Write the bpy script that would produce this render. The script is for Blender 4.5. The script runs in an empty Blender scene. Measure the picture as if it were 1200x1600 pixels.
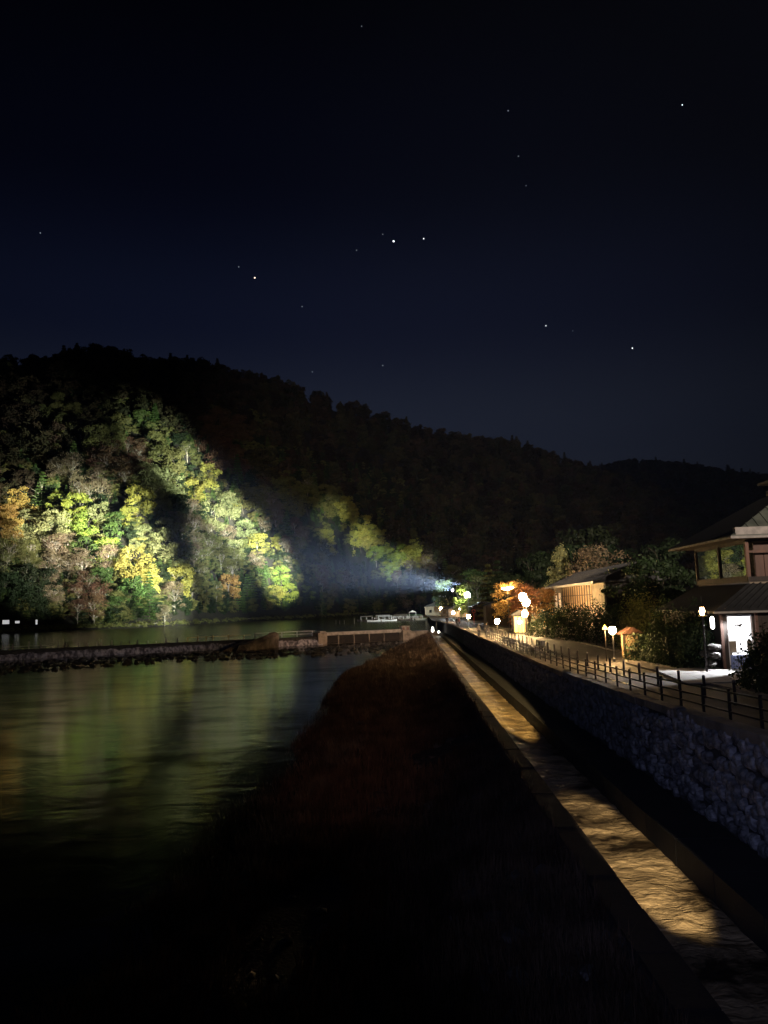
import bpy, math, random
import numpy as np
from mathutils import Vector, Matrix
rnd = random.Random(7)
rng = np.random.default_rng(7)
C = bpy.context.scene.collection
sc = bpy.context.scene

# ------------------------------------------------------------------ camera
F = 1200.0                                  # focal length in pixels of the 1200x1600 photograph
_z = Vector((-0.03, 1.0, 0.12264)).normalized()      # world up in camera axes (right, up, forward)
_y = Vector((39 / F, -146 / F, 1.0)).normalized()    # canal direction in camera axes
_y = (_y - _z * _y.dot(_z)).normalized()
_xr = -(_y.cross(_z)) if (_y.cross(_z)).x < 0 else _y.cross(_z)
_x = _xr.normalized()
RIGHT = Vector((_x[0], _y[0], _z[0])); UP = Vector((_x[1], _y[1], _z[1])); FWD = Vector((_x[2], _y[2], _z[2]))
cam_d = bpy.data.cameras.new('camera'); cam = bpy.data.objects.new('camera', cam_d); C.objects.link(cam)
cam.matrix_world = Matrix(((RIGHT.x, UP.x, -FWD.x, 0), (RIGHT.y, UP.y, -FWD.y, 0), (RIGHT.z, UP.z, -FWD.z, 0), (0, 0, 0, 1)))
cam_d.sensor_fit = 'VERTICAL'; cam_d.sensor_height = 36; cam_d.lens = 27
cam_d.clip_start = 0.1; cam_d.clip_end = 20000
sc.camera = cam

def ray(px, py): return FWD + RIGHT * ((px - 600) / F) + UP * ((800 - py) / F)
def at(px, py, Y):
    d = ray(px, py); return d * (Y / d.y)
def on(px, py, z):
    d = ray(px, py); return d * (z / d.z)
def proj(p):
    p = Vector(p); f = p.dot(FWD)
    return 600 + F * p.dot(RIGHT) / f, 800 - F * p.dot(UP) / f

# ------------------------------------------------------------------ sky, moon, exposure
w = bpy.data.worlds.new('World'); sc.world = w; w.use_nodes = True
nt = w.node_tree; N = nt.nodes; L = nt.links; N.clear()
out = N.new('ShaderNodeOutputWorld'); bg = N.new('ShaderNodeBackground')
tc = N.new('ShaderNodeTexCoord'); sp = N.new('ShaderNodeSeparateXYZ')
L.new(tc.outputs['Generated'], sp.inputs[0])
rp = N.new('ShaderNodeValToRGB'); L.new(sp.outputs['Z'], rp.inputs[0])
cr = rp.color_ramp; cr.interpolation = 'EASE'
cr.elements[0].position = 0.0; cr.elements[0].color = (.0170, .0190, .0255, 1)
cr.elements[1].position = 0.75; cr.elements[1].color = (.0007, .0007, .0017, 1)
for p, c in ((.22, (.0115, .0150, .0275, 1)), (.36, (.0042, .0060, .0170, 1)), (.52, (.0014, .0020, .0065, 1))):
    e = cr.elements.new(p); e.color = c
# the glow over the town sits up the valley; it falls away on both sides
vd = N.new('ShaderNodeVectorMath'); vd.operation = 'DOT_PRODUCT'; L.new(tc.outputs['Generated'], vd.inputs[0])
g = Vector((-.2, 1, .1)).normalized(); vd.inputs[1].default_value = g
mr = N.new('ShaderNodeMapRange'); mr.inputs[1].default_value = .74; mr.inputs[2].default_value = 1.0
mr.inputs[3].default_value = .22; mr.inputs[4].default_value = 1.02; L.new(vd.outputs['Value'], mr.inputs[0])
mx = N.new('ShaderNodeMix'); mx.data_type = 'RGBA'; mx.blend_type = 'MULTIPLY'; mx.inputs[0].default_value = 1
L.new(rp.outputs[0], mx.inputs[6]); L.new(mr.outputs[0], mx.inputs[7])
L.new(mx.outputs[2], bg.inputs[0]); bg.inputs[1].default_value = 0.95
L.new(bg.outputs[0], out.inputs[0])

def light(name, kind, loc, power, color=(1, 1, 1), target=None, size=None, blend=.5, radius=.2):
    d = bpy.data.lights.new(name, kind); o = bpy.data.objects.new(name, d); C.objects.link(o)
    o.location = loc; d.energy = power; d.color = color
    if kind in ('SPOT', 'POINT'): d.shadow_soft_size = radius
    if kind == 'SPOT': d.spot_size = math.radians(size); d.spot_blend = blend
    if target is not None:
        o.rotation_euler = (Vector(target) - Vector(loc)).to_track_quat('-Z', 'Y').to_euler()
    return o
moon = light('moonlight', 'SUN', (0, 0, 50), 0.024, (.38, .5, 1), target=(30, 14, 22)); moon.data.angle = math.radians(3)
sc.view_settings.view_transform = 'Standard'; sc.view_settings.look = 'None'
sc.view_settings.exposure = 0; sc.view_settings.gamma = 1
sc.cycles.use_denoising = True
try: sc.cycles.denoiser = 'OPENIMAGEDENOISE'
except Exception: pass
sc.cycles.max_bounces = 6; sc.cycles.diffuse_bounces = 2; sc.cycles.glossy_bounces = 3
sc.cycles.transparent_max_bounces = 8; sc.cycles.volume_bounces = 0
sc.cycles.sample_clamp_indirect = 2.0
sc.cycles.use_light_tree = True

# ------------------------------------------------------------------ materials
def mat(name, col, rough=.8, col2=None, scale=4., bump=0., bscale=None, metal=0., spec=.5, emit=None, estr=0., trans=0.,
        detail=4., coord='Object', stretch=None, perobj=0., low=.38, high=.62):
    m = bpy.data.materials.new(name); m.use_nodes = True; n = m.node_tree.nodes; l = m.node_tree.links; n.clear()
    o = n.new('ShaderNodeOutputMaterial'); b = n.new('ShaderNodeBsdfPrincipled')
    b.inputs['Base Color'].default_value = (*col, 1); b.inputs['Roughness'].default_value = rough
    b.inputs['Metallic'].default_value = metal; b.inputs['Specular IOR Level'].default_value = spec
    t = n.new('ShaderNodeTexCoord'); src = t.outputs[coord]
    if stretch:
        mp = n.new('ShaderNodeMapping'); mp.inputs['Scale'].default_value = stretch; l.new(src, mp.inputs[0]); src = mp.outputs[0]
    colout = None
    if col2:
        no = n.new('ShaderNodeTexNoise'); no.inputs['Scale'].default_value = scale; no.inputs['Detail'].default_value = detail
        l.new(src, no.inputs['Vector'])
        r = n.new('ShaderNodeValToRGB'); r.color_ramp.elements[0].position = low; r.color_ramp.elements[1].position = high
        r.color_ramp.elements[0].color = (*col, 1); r.color_ramp.elements[1].color = (*col2, 1)
        l.new(no.outputs['Fac'], r.inputs[0]); colout = r.outputs[0]
    if perobj:
        oi = n.new('ShaderNodeObjectInfo'); hs = n.new('ShaderNodeHueSaturation')
        m1 = n.new('ShaderNodeMapRange'); m1.inputs[3].default_value = .5 - .06 * perobj; m1.inputs[4].default_value = .5 + .05 * perobj
        m2 = n.new('ShaderNodeMapRange'); m2.inputs[3].default_value = 1 - .55 * perobj; m2.inputs[4].default_value = 1 + .5 * perobj
        mm = n.new('ShaderNodeMath'); mm.operation = 'FRACT'; mk = n.new('ShaderNodeMath'); mk.operation = 'MULTIPLY'; mk.inputs[1].default_value = 7.31
        l.new(oi.outputs['Random'], m1.inputs[0]); l.new(oi.outputs['Random'], mk.inputs[0]); l.new(mk.outputs[0], mm.inputs[0]); l.new(mm.outputs[0], m2.inputs[0])
        l.new(m1.outputs[0], hs.inputs['Hue']); l.new(m2.outputs[0], hs.inputs['Value'])
        if colout: l.new(colout, hs.inputs['Color'])
        else: hs.inputs['Color'].default_value = (*col, 1)
        colout = hs.outputs[0]
    if colout: l.new(colout, b.inputs['Base Color'])
    if bump:
        nb = n.new('ShaderNodeTexNoise'); nb.inputs['Scale'].default_value = bscale or scale * 3; nb.inputs['Detail'].default_value = 5
        l.new(src, nb.inputs['Vector'])
        bu = n.new('ShaderNodeBump'); bu.inputs['Strength'].default_value = 1; bu.inputs['Distance'].default_value = bump
        l.new(nb.outputs['Fac'], bu.inputs['Height']); l.new(bu.outputs[0], b.inputs['Normal'])
    if emit:
        b.inputs['Emission Color'].default_value = (*emit, 1); b.inputs['Emission Strength'].default_value = estr
    fin = b.outputs[0]
    if trans:
        tr = n.new('ShaderNodeBsdfTranslucent'); ms = n.new('ShaderNodeMixShader'); ms.inputs[0].default_value = trans
        if colout: l.new(colout, tr.inputs[0])
        else: tr.inputs[0].default_value = (*col, 1)
        l.new(b.outputs[0], ms.inputs[1]); l.new(tr.outputs[0], ms.inputs[2]); fin = ms.outputs[0]
    l.new(fin, o.inputs[0])
    return m

def leafmat(name, c1, c2, scale=.35): return mat(name, c1, .65, c2, scale, trans=.3, spec=.3, perobj=.35, detail=6, low=.3, high=.7)
LEAF = {
 'yellow': leafmat('leaf_yellow', (.41, .38, .07), (.22, .23, .06)),
 'amber': leafmat('leaf_amber', (.40, .28, .08), (.22, .13, .035)),
 'lime': leafmat('leaf_lime', (.27, .33, .05), (.13, .18, .035)),
 'green': leafmat('leaf_green', (.095, .16, .035), (.04, .07, .02)),
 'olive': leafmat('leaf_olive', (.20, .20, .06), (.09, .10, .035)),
 'pale': leafmat('leaf_pale', (.32, .34, .15), (.15, .17, .07)),
 'tan': leafmat('leaf_tan', (.25, .205, .12), (.13, .10, .06)),
 'rust': leafmat('leaf_rust', (.17, .10, .05), (.08, .05, .028)),
 'red': leafmat('leaf_red', (.27, .09, .045), (.14, .05, .03)),
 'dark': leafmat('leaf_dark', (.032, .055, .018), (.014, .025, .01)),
 'orange': leafmat('leaf_orange', (.34, .17, .05), (.18, .09, .035)),
}
M = {
 'forest': mat('forest_leaves', (.075, .06, .03), .8, (.035, .04, .018), .12, trans=.2, spec=.15, perobj=1.0),
 'bark': mat('bark', (.10, .085, .065), .9, (.05, .04, .03), 2, bump=.02),
 'palebark': mat('pale_bark', (.34, .31, .25), .85, (.18, .16, .12), 1.5),
 'soil': mat('hill_soil', (.022, .020, .011), .95, (.010, .009, .006), .15),
 'gravel': mat('bar_gravel', (.028, .022, .018), .95, (.010, .009, .008), 3, bump=.06, bscale=9),
 'grass': mat('dry_grass', (.11, .075, .055), .9, (.04, .028, .02), .8, trans=.2, spec=.1),
 'rock': mat('wet_rock', (.05, .047, .043), .6, (.02, .018, .017), 2.2, bump=.03),
 'stone': mat('wall_stone', (.26, .26, .27), .8, (.10, .10, .11), 2.5, bump=.012, bscale=14, perobj=.9),
 'mortar': mat('wall_joint', (.06, .06, .065), .95, (.035, .035, .04), 5, bump=.02),
 'coping': mat('coping_concrete', (.26, .235, .20), .85, (.16, .145, .12), 1.6, bump=.01, bscale=20, perobj=.3),
 'concrete': mat('old_concrete', (.22, .18, .14), .9, (.10, .08, .06), .9, bump=.02, bscale=8),
 'kerb': mat('shade_toned_kerb', (.020, .013, .010), .95, (.008, .006, .005), 1.2, bump=.015, bscale=10, perobj=.3),  # base colour darkened so the kerb looks unlit beside the lamplit canal
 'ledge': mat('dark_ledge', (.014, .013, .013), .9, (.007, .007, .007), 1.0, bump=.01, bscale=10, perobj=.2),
 'asphalt': mat('asphalt', (.060, .052, .046), .75, (.038, .034, .031), .7, bump=.004, bscale=60),
 'paving': mat('pale_paving', (.34, .33, .31), .8, (.22, .21, .20), .9, bump=.004, bscale=30, perobj=.25),
 'walk': mat('riverside_walk', (.15, .13, .11), .8, (.085, .075, .065), .6, bump=.005, bscale=40),
 'land': mat('bank_ground', (.045, .036, .026), .95, (.028, .023, .017), .3, bump=.02, bscale=5),
 'black': mat('black_metal', (.018, .016, .015), .45, (.03, .022, .018), 6, metal=.3),
 'steel': mat('grey_steel', (.26, .25, .24), .5, (.16, .16, .15), 6, metal=.8),
 'brass': mat('brass_rail', (.45, .32, .12), .5, (.25, .17, .07), 3, metal=.4),
 'wood': mat('dark_wood', (.030, .019, .013), .7, (.015, .010, .007), 3, stretch=(1, 1, .2)),
 'redwood': mat('red_brown_wood', (.14, .065, .042), .65, (.08, .04, .028), 2, stretch=(1, 1, .2)),
 'lattice': mat('lattice_wood', (.33, .23, .14), .7, (.25, .17, .1), 3, stretch=(1, 1, .2)),
 'plaster': mat('cream_plaster', (.27, .225, .17), .9, (.2, .17, .13), 1),
 'tile': mat('roof_tile', (.020, .021, .022), .7, (.011, .012, .013), 3, bump=.01),
 'copper': mat('lit_roof_sheet', (.10, .115, .095), .55, (.06, .07, .06), 1.4),
 'trim': mat('roof_edge', (.26, .24, .22), .5, (.16, .15, .14), 3),
 'glass': mat('window_glass', (.01, .012, .012), .015, spec=1.0),
 'dark': mat('shade_black', (.006, .005, .005), .9),
 'white': mat('white_paint', (.7, .7, .72), .6, (.55, .55, .58), 2),
 'green': mat('green_paint', (.04, .12, .07), .6, (.03, .08, .05), 2),
 'red': mat('red_paint', (.5, .05, .03), .5),
 'blue': mat('blue_cloth', (.16, .22, .45), .8, (.25, .32, .55), 1.5, stretch=(6, 1, .3)),
 'skin': mat('skin', (.4, .24, .17), .6), 'hair': mat('black_hair', (.01, .009, .008), .6),
 'cloth_dark': mat('dark_cloth', (.02, .02, .024), .9), 'cloth_grey': mat('grey_cloth', (.10, .09, .09), .9),
 'denim': mat('dark_denim', (.025, .03, .05), .9),
 'warm': mat('warm_lamp_glass', (.9, .8, .6), .4, emit=(1, .60, .24), estr=520),
 'warm_small': mat('warm_bulb_glass', (.9, .8, .6), .4, emit=(1, .62, .28), estr=220),
 'warm_dim': mat('dim_lamp_glass', (.9, .8, .6), .4, emit=(1, .6, .26), estr=38),
 'warm_hot': mat('hot_lamp_glass', (.9, .8, .6), .4, emit=(1, .64, .28), estr=620),
 'cold': mat('floodlight_glass', (.9, .9, .9), .3, emit=(.82, .92, 1), estr=700),
 'white_lit': mat('white_lamp_glass', (.9, .9, .9), .4, emit=(1, .96, .85), estr=9),
 'panel': mat('backlit_panel', (.9, .9, .9), .5, emit=(.97, .97, 1), estr=2.6),
 'star': mat('starlight', (0, 0, 0), 1, emit=(.9, .95, 1), estr=3.0),
 'star_warm': mat('starlight_warm', (0, 0, 0), 1, emit=(1, .75, .55), estr=2.6),
 'star_dim': mat('starlight_dim', (0, 0, 0), 1, emit=(.7, .85, 1), estr=.34),
}
def watermat(name, base, rough, bumps, diff=None, stretch=(1, 1, 1), ior=1.33):
    m = bpy.data.materials.new(name); m.use_nodes = True; n = m.node_tree.nodes; l = m.node_tree.links; n.clear()
    o = n.new('ShaderNodeOutputMaterial'); b = n.new('ShaderNodeBsdfPrincipled')
    b.inputs['Base Color'].default_value = (*base, 1); b.inputs['Roughness'].default_value = rough; b.inputs['IOR'].default_value = ior
    if ior < 1.3:    # shallow, stony and aerated patches mirror less than the deep runs
        t0 = n.new('ShaderNodeTexCoord'); m0 = n.new('ShaderNodeMapping'); m0.inputs['Scale'].default_value = (.8, 1.6, 1); n0 = n.new('ShaderNodeTexNoise')
        n0.inputs['Scale'].default_value = .11; n0.inputs['Detail'].default_value = 6; n0.inputs['Distortion'].default_value = 1.2
        r0 = n.new('ShaderNodeMapRange'); r0.inputs[1].default_value = .36; r0.inputs[2].default_value = .64; r0.inputs[3].default_value = 1.035; r0.inputs[4].default_value = ior
        l.new(t0.outputs['Object'], m0.inputs[0]); l.new(m0.outputs[0], n0.inputs['Vector']); l.new(n0.outputs['Fac'], r0.inputs[0]); l.new(r0.outputs[0], b.inputs['IOR'])
    t = n.new('ShaderNodeTexCoord'); mp = n.new('ShaderNodeMapping'); mp.inputs['Scale'].default_value = stretch; l.new(t.outputs['Object'], mp.inputs[0])
    last = None
    for scale, dist, det in bumps:
        no = n.new('ShaderNodeTexNoise'); no.inputs['Scale'].default_value = scale; no.inputs['Detail'].default_value = det
        no.inputs['Distortion'].default_value = .6
        l.new(mp.outputs[0], no.inputs['Vector'])
        bu = n.new('ShaderNodeBump'); bu.inputs['Distance'].default_value = dist; l.new(no.outputs['Fac'], bu.inputs['Height'])
        if last: l.new(last, bu.inputs['Normal'])
        last = bu.outputs[0]
    l.new(last, b.inputs['Normal'])
    if diff:
        no = n.new('ShaderNodeTexNoise'); no.inputs['Scale'].default_value = diff[2]; no.inputs['Detail'].default_value = 9; no.inputs['Roughness'].default_value = .62; no.inputs['Distortion'].default_value = .35
        mp2 = n.new('ShaderNodeMapping'); mp2.inputs['Scale'].default_value = diff[3]; l.new(t.outputs['Object'], mp2.inputs[0]); l.new(mp2.outputs[0], no.inputs['Vector'])
        r = n.new('ShaderNodeValToRGB'); r.color_ramp.elements[0].position = .36; r.color_ramp.elements[1].position = .66
        r.color_ramp.elements[0].color = (*diff[0], 1); r.color_ramp.elements[1].color = (*diff[1], 1)
        l.new(no.outputs['Fac'], r.inputs[0]); l.new(r.outputs[0], b.inputs['Base Color'])
    l.new(b.outputs[0], o.inputs[0]); return m
M['calm'] = watermat('calm_water', (.008, .011, .008), .19, ((.9, .008, 3), (.12, .03, 2)), stretch=(1, .5, 1))
M['river'] = watermat('river_water', (.008, .010, .006), .11, ((.45, .035, 4), (.09, .07, 3)), stretch=(.8, 1.0, 1), ior=1.155)
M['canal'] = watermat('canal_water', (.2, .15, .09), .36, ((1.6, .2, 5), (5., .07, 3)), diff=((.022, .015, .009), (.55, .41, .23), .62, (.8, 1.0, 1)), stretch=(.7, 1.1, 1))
M['foam'] = mat('falling_water', (.40, .38, .42), .5, (.06, .055, .065), 1.3, stretch=(1.5, 1.5, .25), low=.35, high=.6)

# ------------------------------------------------------------------ mesh helpers
class MB:
    def __init__(s): s.v = []; s.f = []; s.m = []
    def add(s, vs, fs, mi=0):
        o = len(s.v); s.v += [tuple(v) for v in vs]; s.f += [tuple(i + o for i in f) for f in fs]; s.m += [mi] * len(fs); return s
    def box(s, x0, y0, z0, x1, y1, z1, mi=0):
        return s.add([(x0, y0, z0), (x1, y0, z0), (x1, y1, z0), (x0, y1, z0), (x0, y0, z1), (x1, y0, z1), (x1, y1, z1), (x0, y1, z1)],
                     [(0, 3, 2, 1), (4, 5, 6, 7), (0, 1, 5, 4), (1, 2, 6, 5), (2, 3, 7, 6), (3, 0, 4, 7)], mi)
    def bar(s, a, b, wdt, hgt, mi=0):            # rectangular bar between two points
        a = Vector(a); b = Vector(b); d = (b - a).normalized()
        u = Vector((0, 0, 1)) if abs(d.z) < .9 else Vector((0, 1, 0))
        sx = d.cross(u).normalized() * wdt / 2; sy = sx.cross(d).normalized() * hgt / 2
        return s.add([a - sx - sy, a + sx - sy, a + sx + sy, a - sx + sy, b - sx - sy, b + sx - sy, b + sx + sy, b - sx + sy],
                     [(0, 3, 2, 1), (4, 5, 6, 7), (0, 1, 5, 4), (1, 2, 6, 5), (2, 3, 7, 6), (3, 0, 4, 7)], mi)
    def tube(s, a, b, r0, r1=None, n=8, mi=0):
        r1 = r0 if r1 is None else r1; a = Vector(a); b = Vector(b); d = (b - a).normalized()
        u = Vector((1, 0, 0)) if abs(d.x) < .8 else Vector((0, 1, 0)); p = d.cross(u).normalized(); q = d.cross(p)
        vs = [a + (p * math.cos(t) + q * math.sin(t)) * r0 for t in [2 * math.pi * i / n for i in range(n)]]
        vs += [b + (p * math.cos(t) + q * math.sin(t)) * r1 for t in [2 * math.pi * i / n for i in range(n)]]
        fs = [(i, (i + 1) % n, n + (i + 1) % n, n + i) for i in range(n)] + [tuple(range(n - 1, -1, -1)), tuple(range(n, 2 * n))]
        return s.add(vs, fs, mi)
    def lathe(s, c, prof, n=12, mi=0):           # prof [(r, z)...]
        vs = []; fs = []
        for r, z in prof: vs += [(c[0] + r * math.cos(2 * math.pi * i / n), c[1] + r * math.sin(2 * math.pi * i / n), c[2] + z) for i in range(n)]
        for k in range(len(prof) - 1):
            fs += [(k * n + i, k * n + (i + 1) % n, (k + 1) * n + (i + 1) % n, (k + 1) * n + i) for i in range(n)]
        fs += [tuple(range(n - 1, -1, -1)), tuple((len(prof) - 1) * n + i for i in range(n))]
        return s.add(vs, fs, mi)
    def prism(s, pts, d, mi=0):                  # polygon (3d points) extruded along d
        n = len(pts); d = Vector(d); vs = [Vector(p) for p in pts] + [Vector(p) + d for p in pts]
        return s.add(vs, [tuple(range(n - 1, -1, -1)), tuple(range(n, 2 * n))] + [(i, (i + 1) % n, n + (i + 1) % n, n + i) for i in range(n)], mi)
    def build(s, name, m, parent=None, smooth=False, loc=None):
        me = bpy.data.meshes.new(name); me.from_pydata(s.v, [], s.f)
        for mm in (m if isinstance(m, (list, tuple)) else [m]): me.materials.append(mm)
        me.polygons.foreach_set('material_index', s.m)
        if smooth: me.polygons.foreach_set('use_smooth', [True] * len(s.f))
        me.update()
        o = bpy.data.objects.new(name, me); C.objects.link(o)
        if parent: o.parent = parent
        if loc: o.location = loc
        return o
def npmesh(name, verts, nper, m, smooth=False):   # verts (k*nper,3), one polygon per nper vertices
    verts = np.ascontiguousarray(verts, dtype=np.float32); k = len(verts) // nper
    me = bpy.data.meshes.new(name); me.vertices.add(len(verts)); me.vertices.foreach_set('co', verts.ravel())
    me.loops.add(len(verts)); me.loops.foreach_set('vertex_index', np.arange(len(verts), dtype=np.int32))
    me.polygons.add(k); me.polygons.foreach_set('loop_start', np.arange(0, len(verts), nper, dtype=np.int32))
    me.update(calc_edges=True); me.validate(); me.materials.append(m)
    if smooth: me.polygons.foreach_set('use_smooth', [True] * k)
    return me
def gridmesh(name, X, Y, Z, m, smooth=True):
    a, b = X.shape; v = np.stack([X, Y, Z], -1).reshape(-1, 3)
    idx = np.arange(a * b).reshape(a, b)
    f = np.stack([idx[:-1, :-1], idx[1:, :-1], idx[1:, 1:], idx[:-1, 1:]], -1).reshape(-1, 4)
    me = bpy.data.meshes.new(name); me.from_pydata(v.tolist(), [], f.tolist()); me.materials.append(m)
    if smooth: me.polygons.foreach_set('use_smooth', [True] * len(f))
    me.update(); o = bpy.data.objects.new(name, me); C.objects.link(o); return o
def tag(o, label=None, cat=None, group=None, kind=None):
    if label: o['label'] = label
    if cat: o['category'] = cat
    if group: o['group'] = group
    if kind: o['kind'] = kind
    return o
def thing(name, label, cat, loc=(0, 0, 0), rz=0., group=None):
    o = bpy.data.objects.new(name, None); C.objects.link(o); o.location = loc; o.rotation_euler = (0, 0, rz); o.empty_display_size = .2
    return tag(o, label, cat, group)
def inst(name, me, parent=None, loc=(0, 0, 0), rot=(0, 0, 0), s=(1, 1, 1)):
    o = bpy.data.objects.new(name, me); C.objects.link(o); o.parent = parent; o.location = loc; o.rotation_euler = rot; o.scale = s; return o
def kids(o): return [c for c in list(C.objects) if c.parent == o]
def copy_tree(o, loc=None, rz=None, label=None, group=None, _all=None, parent=None):
    c = o.copy(); C.objects.link(c)
    if parent: c.parent = parent
    if loc is not None: c.location = loc
    if rz is not None: c.rotation_euler = (0, 0, rz)
    if label: c['label'] = label
    if group: c['group'] = group
    for k in list(o.children): copy_tree(k, parent=c)
    return c
ORD = ['first', 'second', 'third', 'fourth', 'fifth', 'sixth', 'seventh', 'eighth', 'ninth', 'tenth', 'eleventh', 'twelfth', 'thirteenth',
       'fourteenth', 'fifteenth', 'sixteenth', 'seventeenth', 'eighteenth', 'nineteenth', 'twentieth', 'twenty-first', 'twenty-second', 'twenty-third',
       'twenty-fourth', 'twenty-fifth', 'twenty-sixth', 'twenty-seventh', 'twenty-eighth', 'twenty-ninth', 'thirtieth', 'thirty-first', 'thirty-second',
       'thirty-third', 'thirty-fourth', 'thirty-fifth', 'thirty-sixth', 'thirty-seventh', 'thirty-eighth', 'thirty-ninth', 'fortieth']

# smooth value noise
_perm = rng.random((64, 64))
def vnoise(x, y):
    x = np.asarray(x, float); y = np.asarray(y, float); xi = np.floor(x).astype(int); yi = np.floor(y).astype(int)
    fx = x - xi; fy = y - yi; fx = fx * fx * (3 - 2 * fx); fy = fy * fy * (3 - 2 * fy)
    p = lambda a, b: _perm[a % 64, b % 64]
    return (p(xi, yi) * (1 - fx) + p(xi + 1, yi) * fx) * (1 - fy) + (p(xi, yi + 1) * (1 - fx) + p(xi + 1, yi + 1) * fx) * fy
def fbm(x, y, o=4):
    s = 0; a = .5; t = 0
    for _ in range(o): s = s + a * vnoise(x, y); t += a; a *= .5; x = x * 2.03 + 7.1; y = y * 2.03 + 3.7
    return s / t

# ================================================================== THE SETTING
Z_UP = -6.0; Z_DN = -7.75; Z_CAN = -6.9
def roadz(Y): return float(np.interp(Y, [-12, 8, 18, 30, 45, 60], [-2.3, -2.85, -3.42, -3.78, -4.05, -4.1]))
def wallx(Y): return 8.5 - 2.6 * max(0, (Y - 150) / 55) ** 1.6

# weir line in plan
W0 = Vector((-300, 36)); W1 = Vector((-75, 141)); W2 = Vector((-19.4, 167)); W3 = Vector((4.0, 178))
def weir(s):  # s in metres left of W2 along the weir
    d = (W1 - W2).normalized(); return W2 + d * s
wd = (W2 - W1).normalized(); wn = Vector((wd.y, -wd.x))      # downstream normal

# hill -----------------------------------------------------------------
sky_px = [(-250, 600), (-120, 580), (0, 566), (60, 566), (130, 546), (180, 551), (240, 571), (300, 566), (380, 581), (430, 593), (500, 619), (560, 633), (640, 663),
          (740, 686), (800, 692), (860, 712), (935, 735), (960, 742), (1020, 760), (1100, 790), (1200, 830), (1350, 880)]
_t = []; _e = []
for px, py in sky_px:
    d = ray(px, py + 5); _t.append(d.x / d.y); _e.append(d.z / d.y)
Y1t = lambda t: np.interp(t, [-.8, -.53, -.4, -.2, 0, .2, .5], [520, 600, 640, 720, 820, 900, 950])
ELt = lambda t: np.interp(t, _t, _e)
base_pts = [(-.85, 250), (-.53, 300), (-.46, 318), (-.36, 328), (-.30, 352), (-.245, 400), (-.15, 455), (-.10, 520), (-.05, 600), (.0, 560), (.05, 500), (.15, 450), (.5, 430)]
Y0t = lambda t: np.interp(t, [a for a, b in base_pts], [b for a, b in base_pts])
spurs = [([-.27, -.29, -.36, -.43, -.50, -.55], .055, 24), ([-.145, -.165, -.20, -.27, -.35, -.42], .04, 30), ([.09, -.0, -.08, -.14, -.2, -.25], .04, 26),
         ([-.52, -.55, -.6, -.65, -.7, -.75], .05, 24)]
_ss = [0, .06, .14, .26, .42, .6]
def hill_z(t, Y):
    y0 = Y0t(t); y1 = Y1t(t); z1 = ELt(t) * y1 - 9; s = (Y - y0) / (y1 - y0)
    z0 = np.where(t < 0, -5.0, -4.2)
    g = np.clip(s, 0, 1); prof = .30 * g + .70 * (1 - (1 - g) ** 1.7); prof = prof * np.clip(g / .03, 0, 1) ** .4 * 1.0
    z = z0 + (z1 - z0) * prof
    b = 0
    for tl, wdt, amp in spurs:
        tc_ = np.interp(s, _ss, tl); dd = (t - tc_) / (wdt * (1 + 1.2 * np.clip(s, 0, 1)))
        b = b + amp * np.exp(-dd * dd) * np.clip((s + .02) / .18, 0, 1) * np.clip((.72 - s) / .35, 0, 1)
    lump = (fbm(t * 22 + 5, Y / 70.) - .5) * 26 * np.clip(s / .2, 0, 1) * np.clip((1 - s) / .3, 0, 1)
    z = z + b - 9 * np.clip(s / .2, 0, 1) * np.clip((.72 - s) / .35, 0, 1) + lump
    z = np.minimum(z, ELt(t) * Y - 9 + np.where(s > 1, -1e-6, 0)) if True else z
    z = np.where(s > 1, z1 - (Y - y1) * .25, z)
    z = np.where(s < 0, z0 - np.clip(-s * (y1 - y0) / 8, 0, 1) * 1.8, z)
    return z
tt = np.linspace(-.85, .75, 220); u = np.concatenate([[-.07, -.03, -.012], np.linspace(0, 1.25, 110)])
T, U = np.meshgrid(tt, u, indexing='ij'); YY = Y0t(T) + U * (Y1t(T) - Y0t(T)); ZZ = hill_z(T, YY)
tag(gridmesh('hill', T * YY, YY, ZZ, M['soil']), kind='structure')
# the far, lower hill on the right
far_px = [(700, 775), (800, 770), (880, 755), (935, 735), (985, 725), (1040, 727), (1120, 738), (1200, 748), (1300, 756), (1450, 780)]
ft = []; fe = []
for px, py in far_px:
    d = ray(px, py + 3); ft.append(d.x / d.y); fe.append(d.z / d.y)
tt = np.linspace(.02, .85, 60); u = np.linspace(0, 1.2, 24); T, U = np.meshgrid(tt, u, indexing='ij')
FY0, FY1 = 980., 1500.
def far_z(t, Y):
    s = (Y - FY0) / (FY1 - FY0); z1 = np.interp(t, ft, fe) * FY1 - 10
    return np.where(s <= 1, -5 + (z1 + 5) * (1 - (1 - np.clip(s, 0, 1)) ** 1.5), z1 - (Y - FY1) * .2)
YY = FY0 + U * (FY1 - FY0); tag(gridmesh('hill', T * YY, YY, far_z(T, YY), M['soil']), kind='structure')

# ground sheet to the horizon, water, land on the right bank
def sheet(name, pts, z, m, kind='structure'):
    me = MB(); me.add([(x, y, z) for x, y in pts], [tuple(range(len(pts)))]); return tag(me.build(name, m), kind=kind)
sheet('ground', [(-4000, -600), (4000, -600), (4000, 6000), (-4000, 6000)], -9.6, M['land'])
sheet('water', [(-300, 36), (-19.4, 167), (4.0, 178), (6.0, 206), (7, 330), (12, 420), (-20, 700), (-330, 700), (-620, 300), (-620, 36)], Z_UP, M['calm'])
sheet('water', [(-300, -60), (12, -60), (12, 178), (4.0, 178), (-19.4, 167), (-300, 36)], Z_DN, M['river'])

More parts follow.
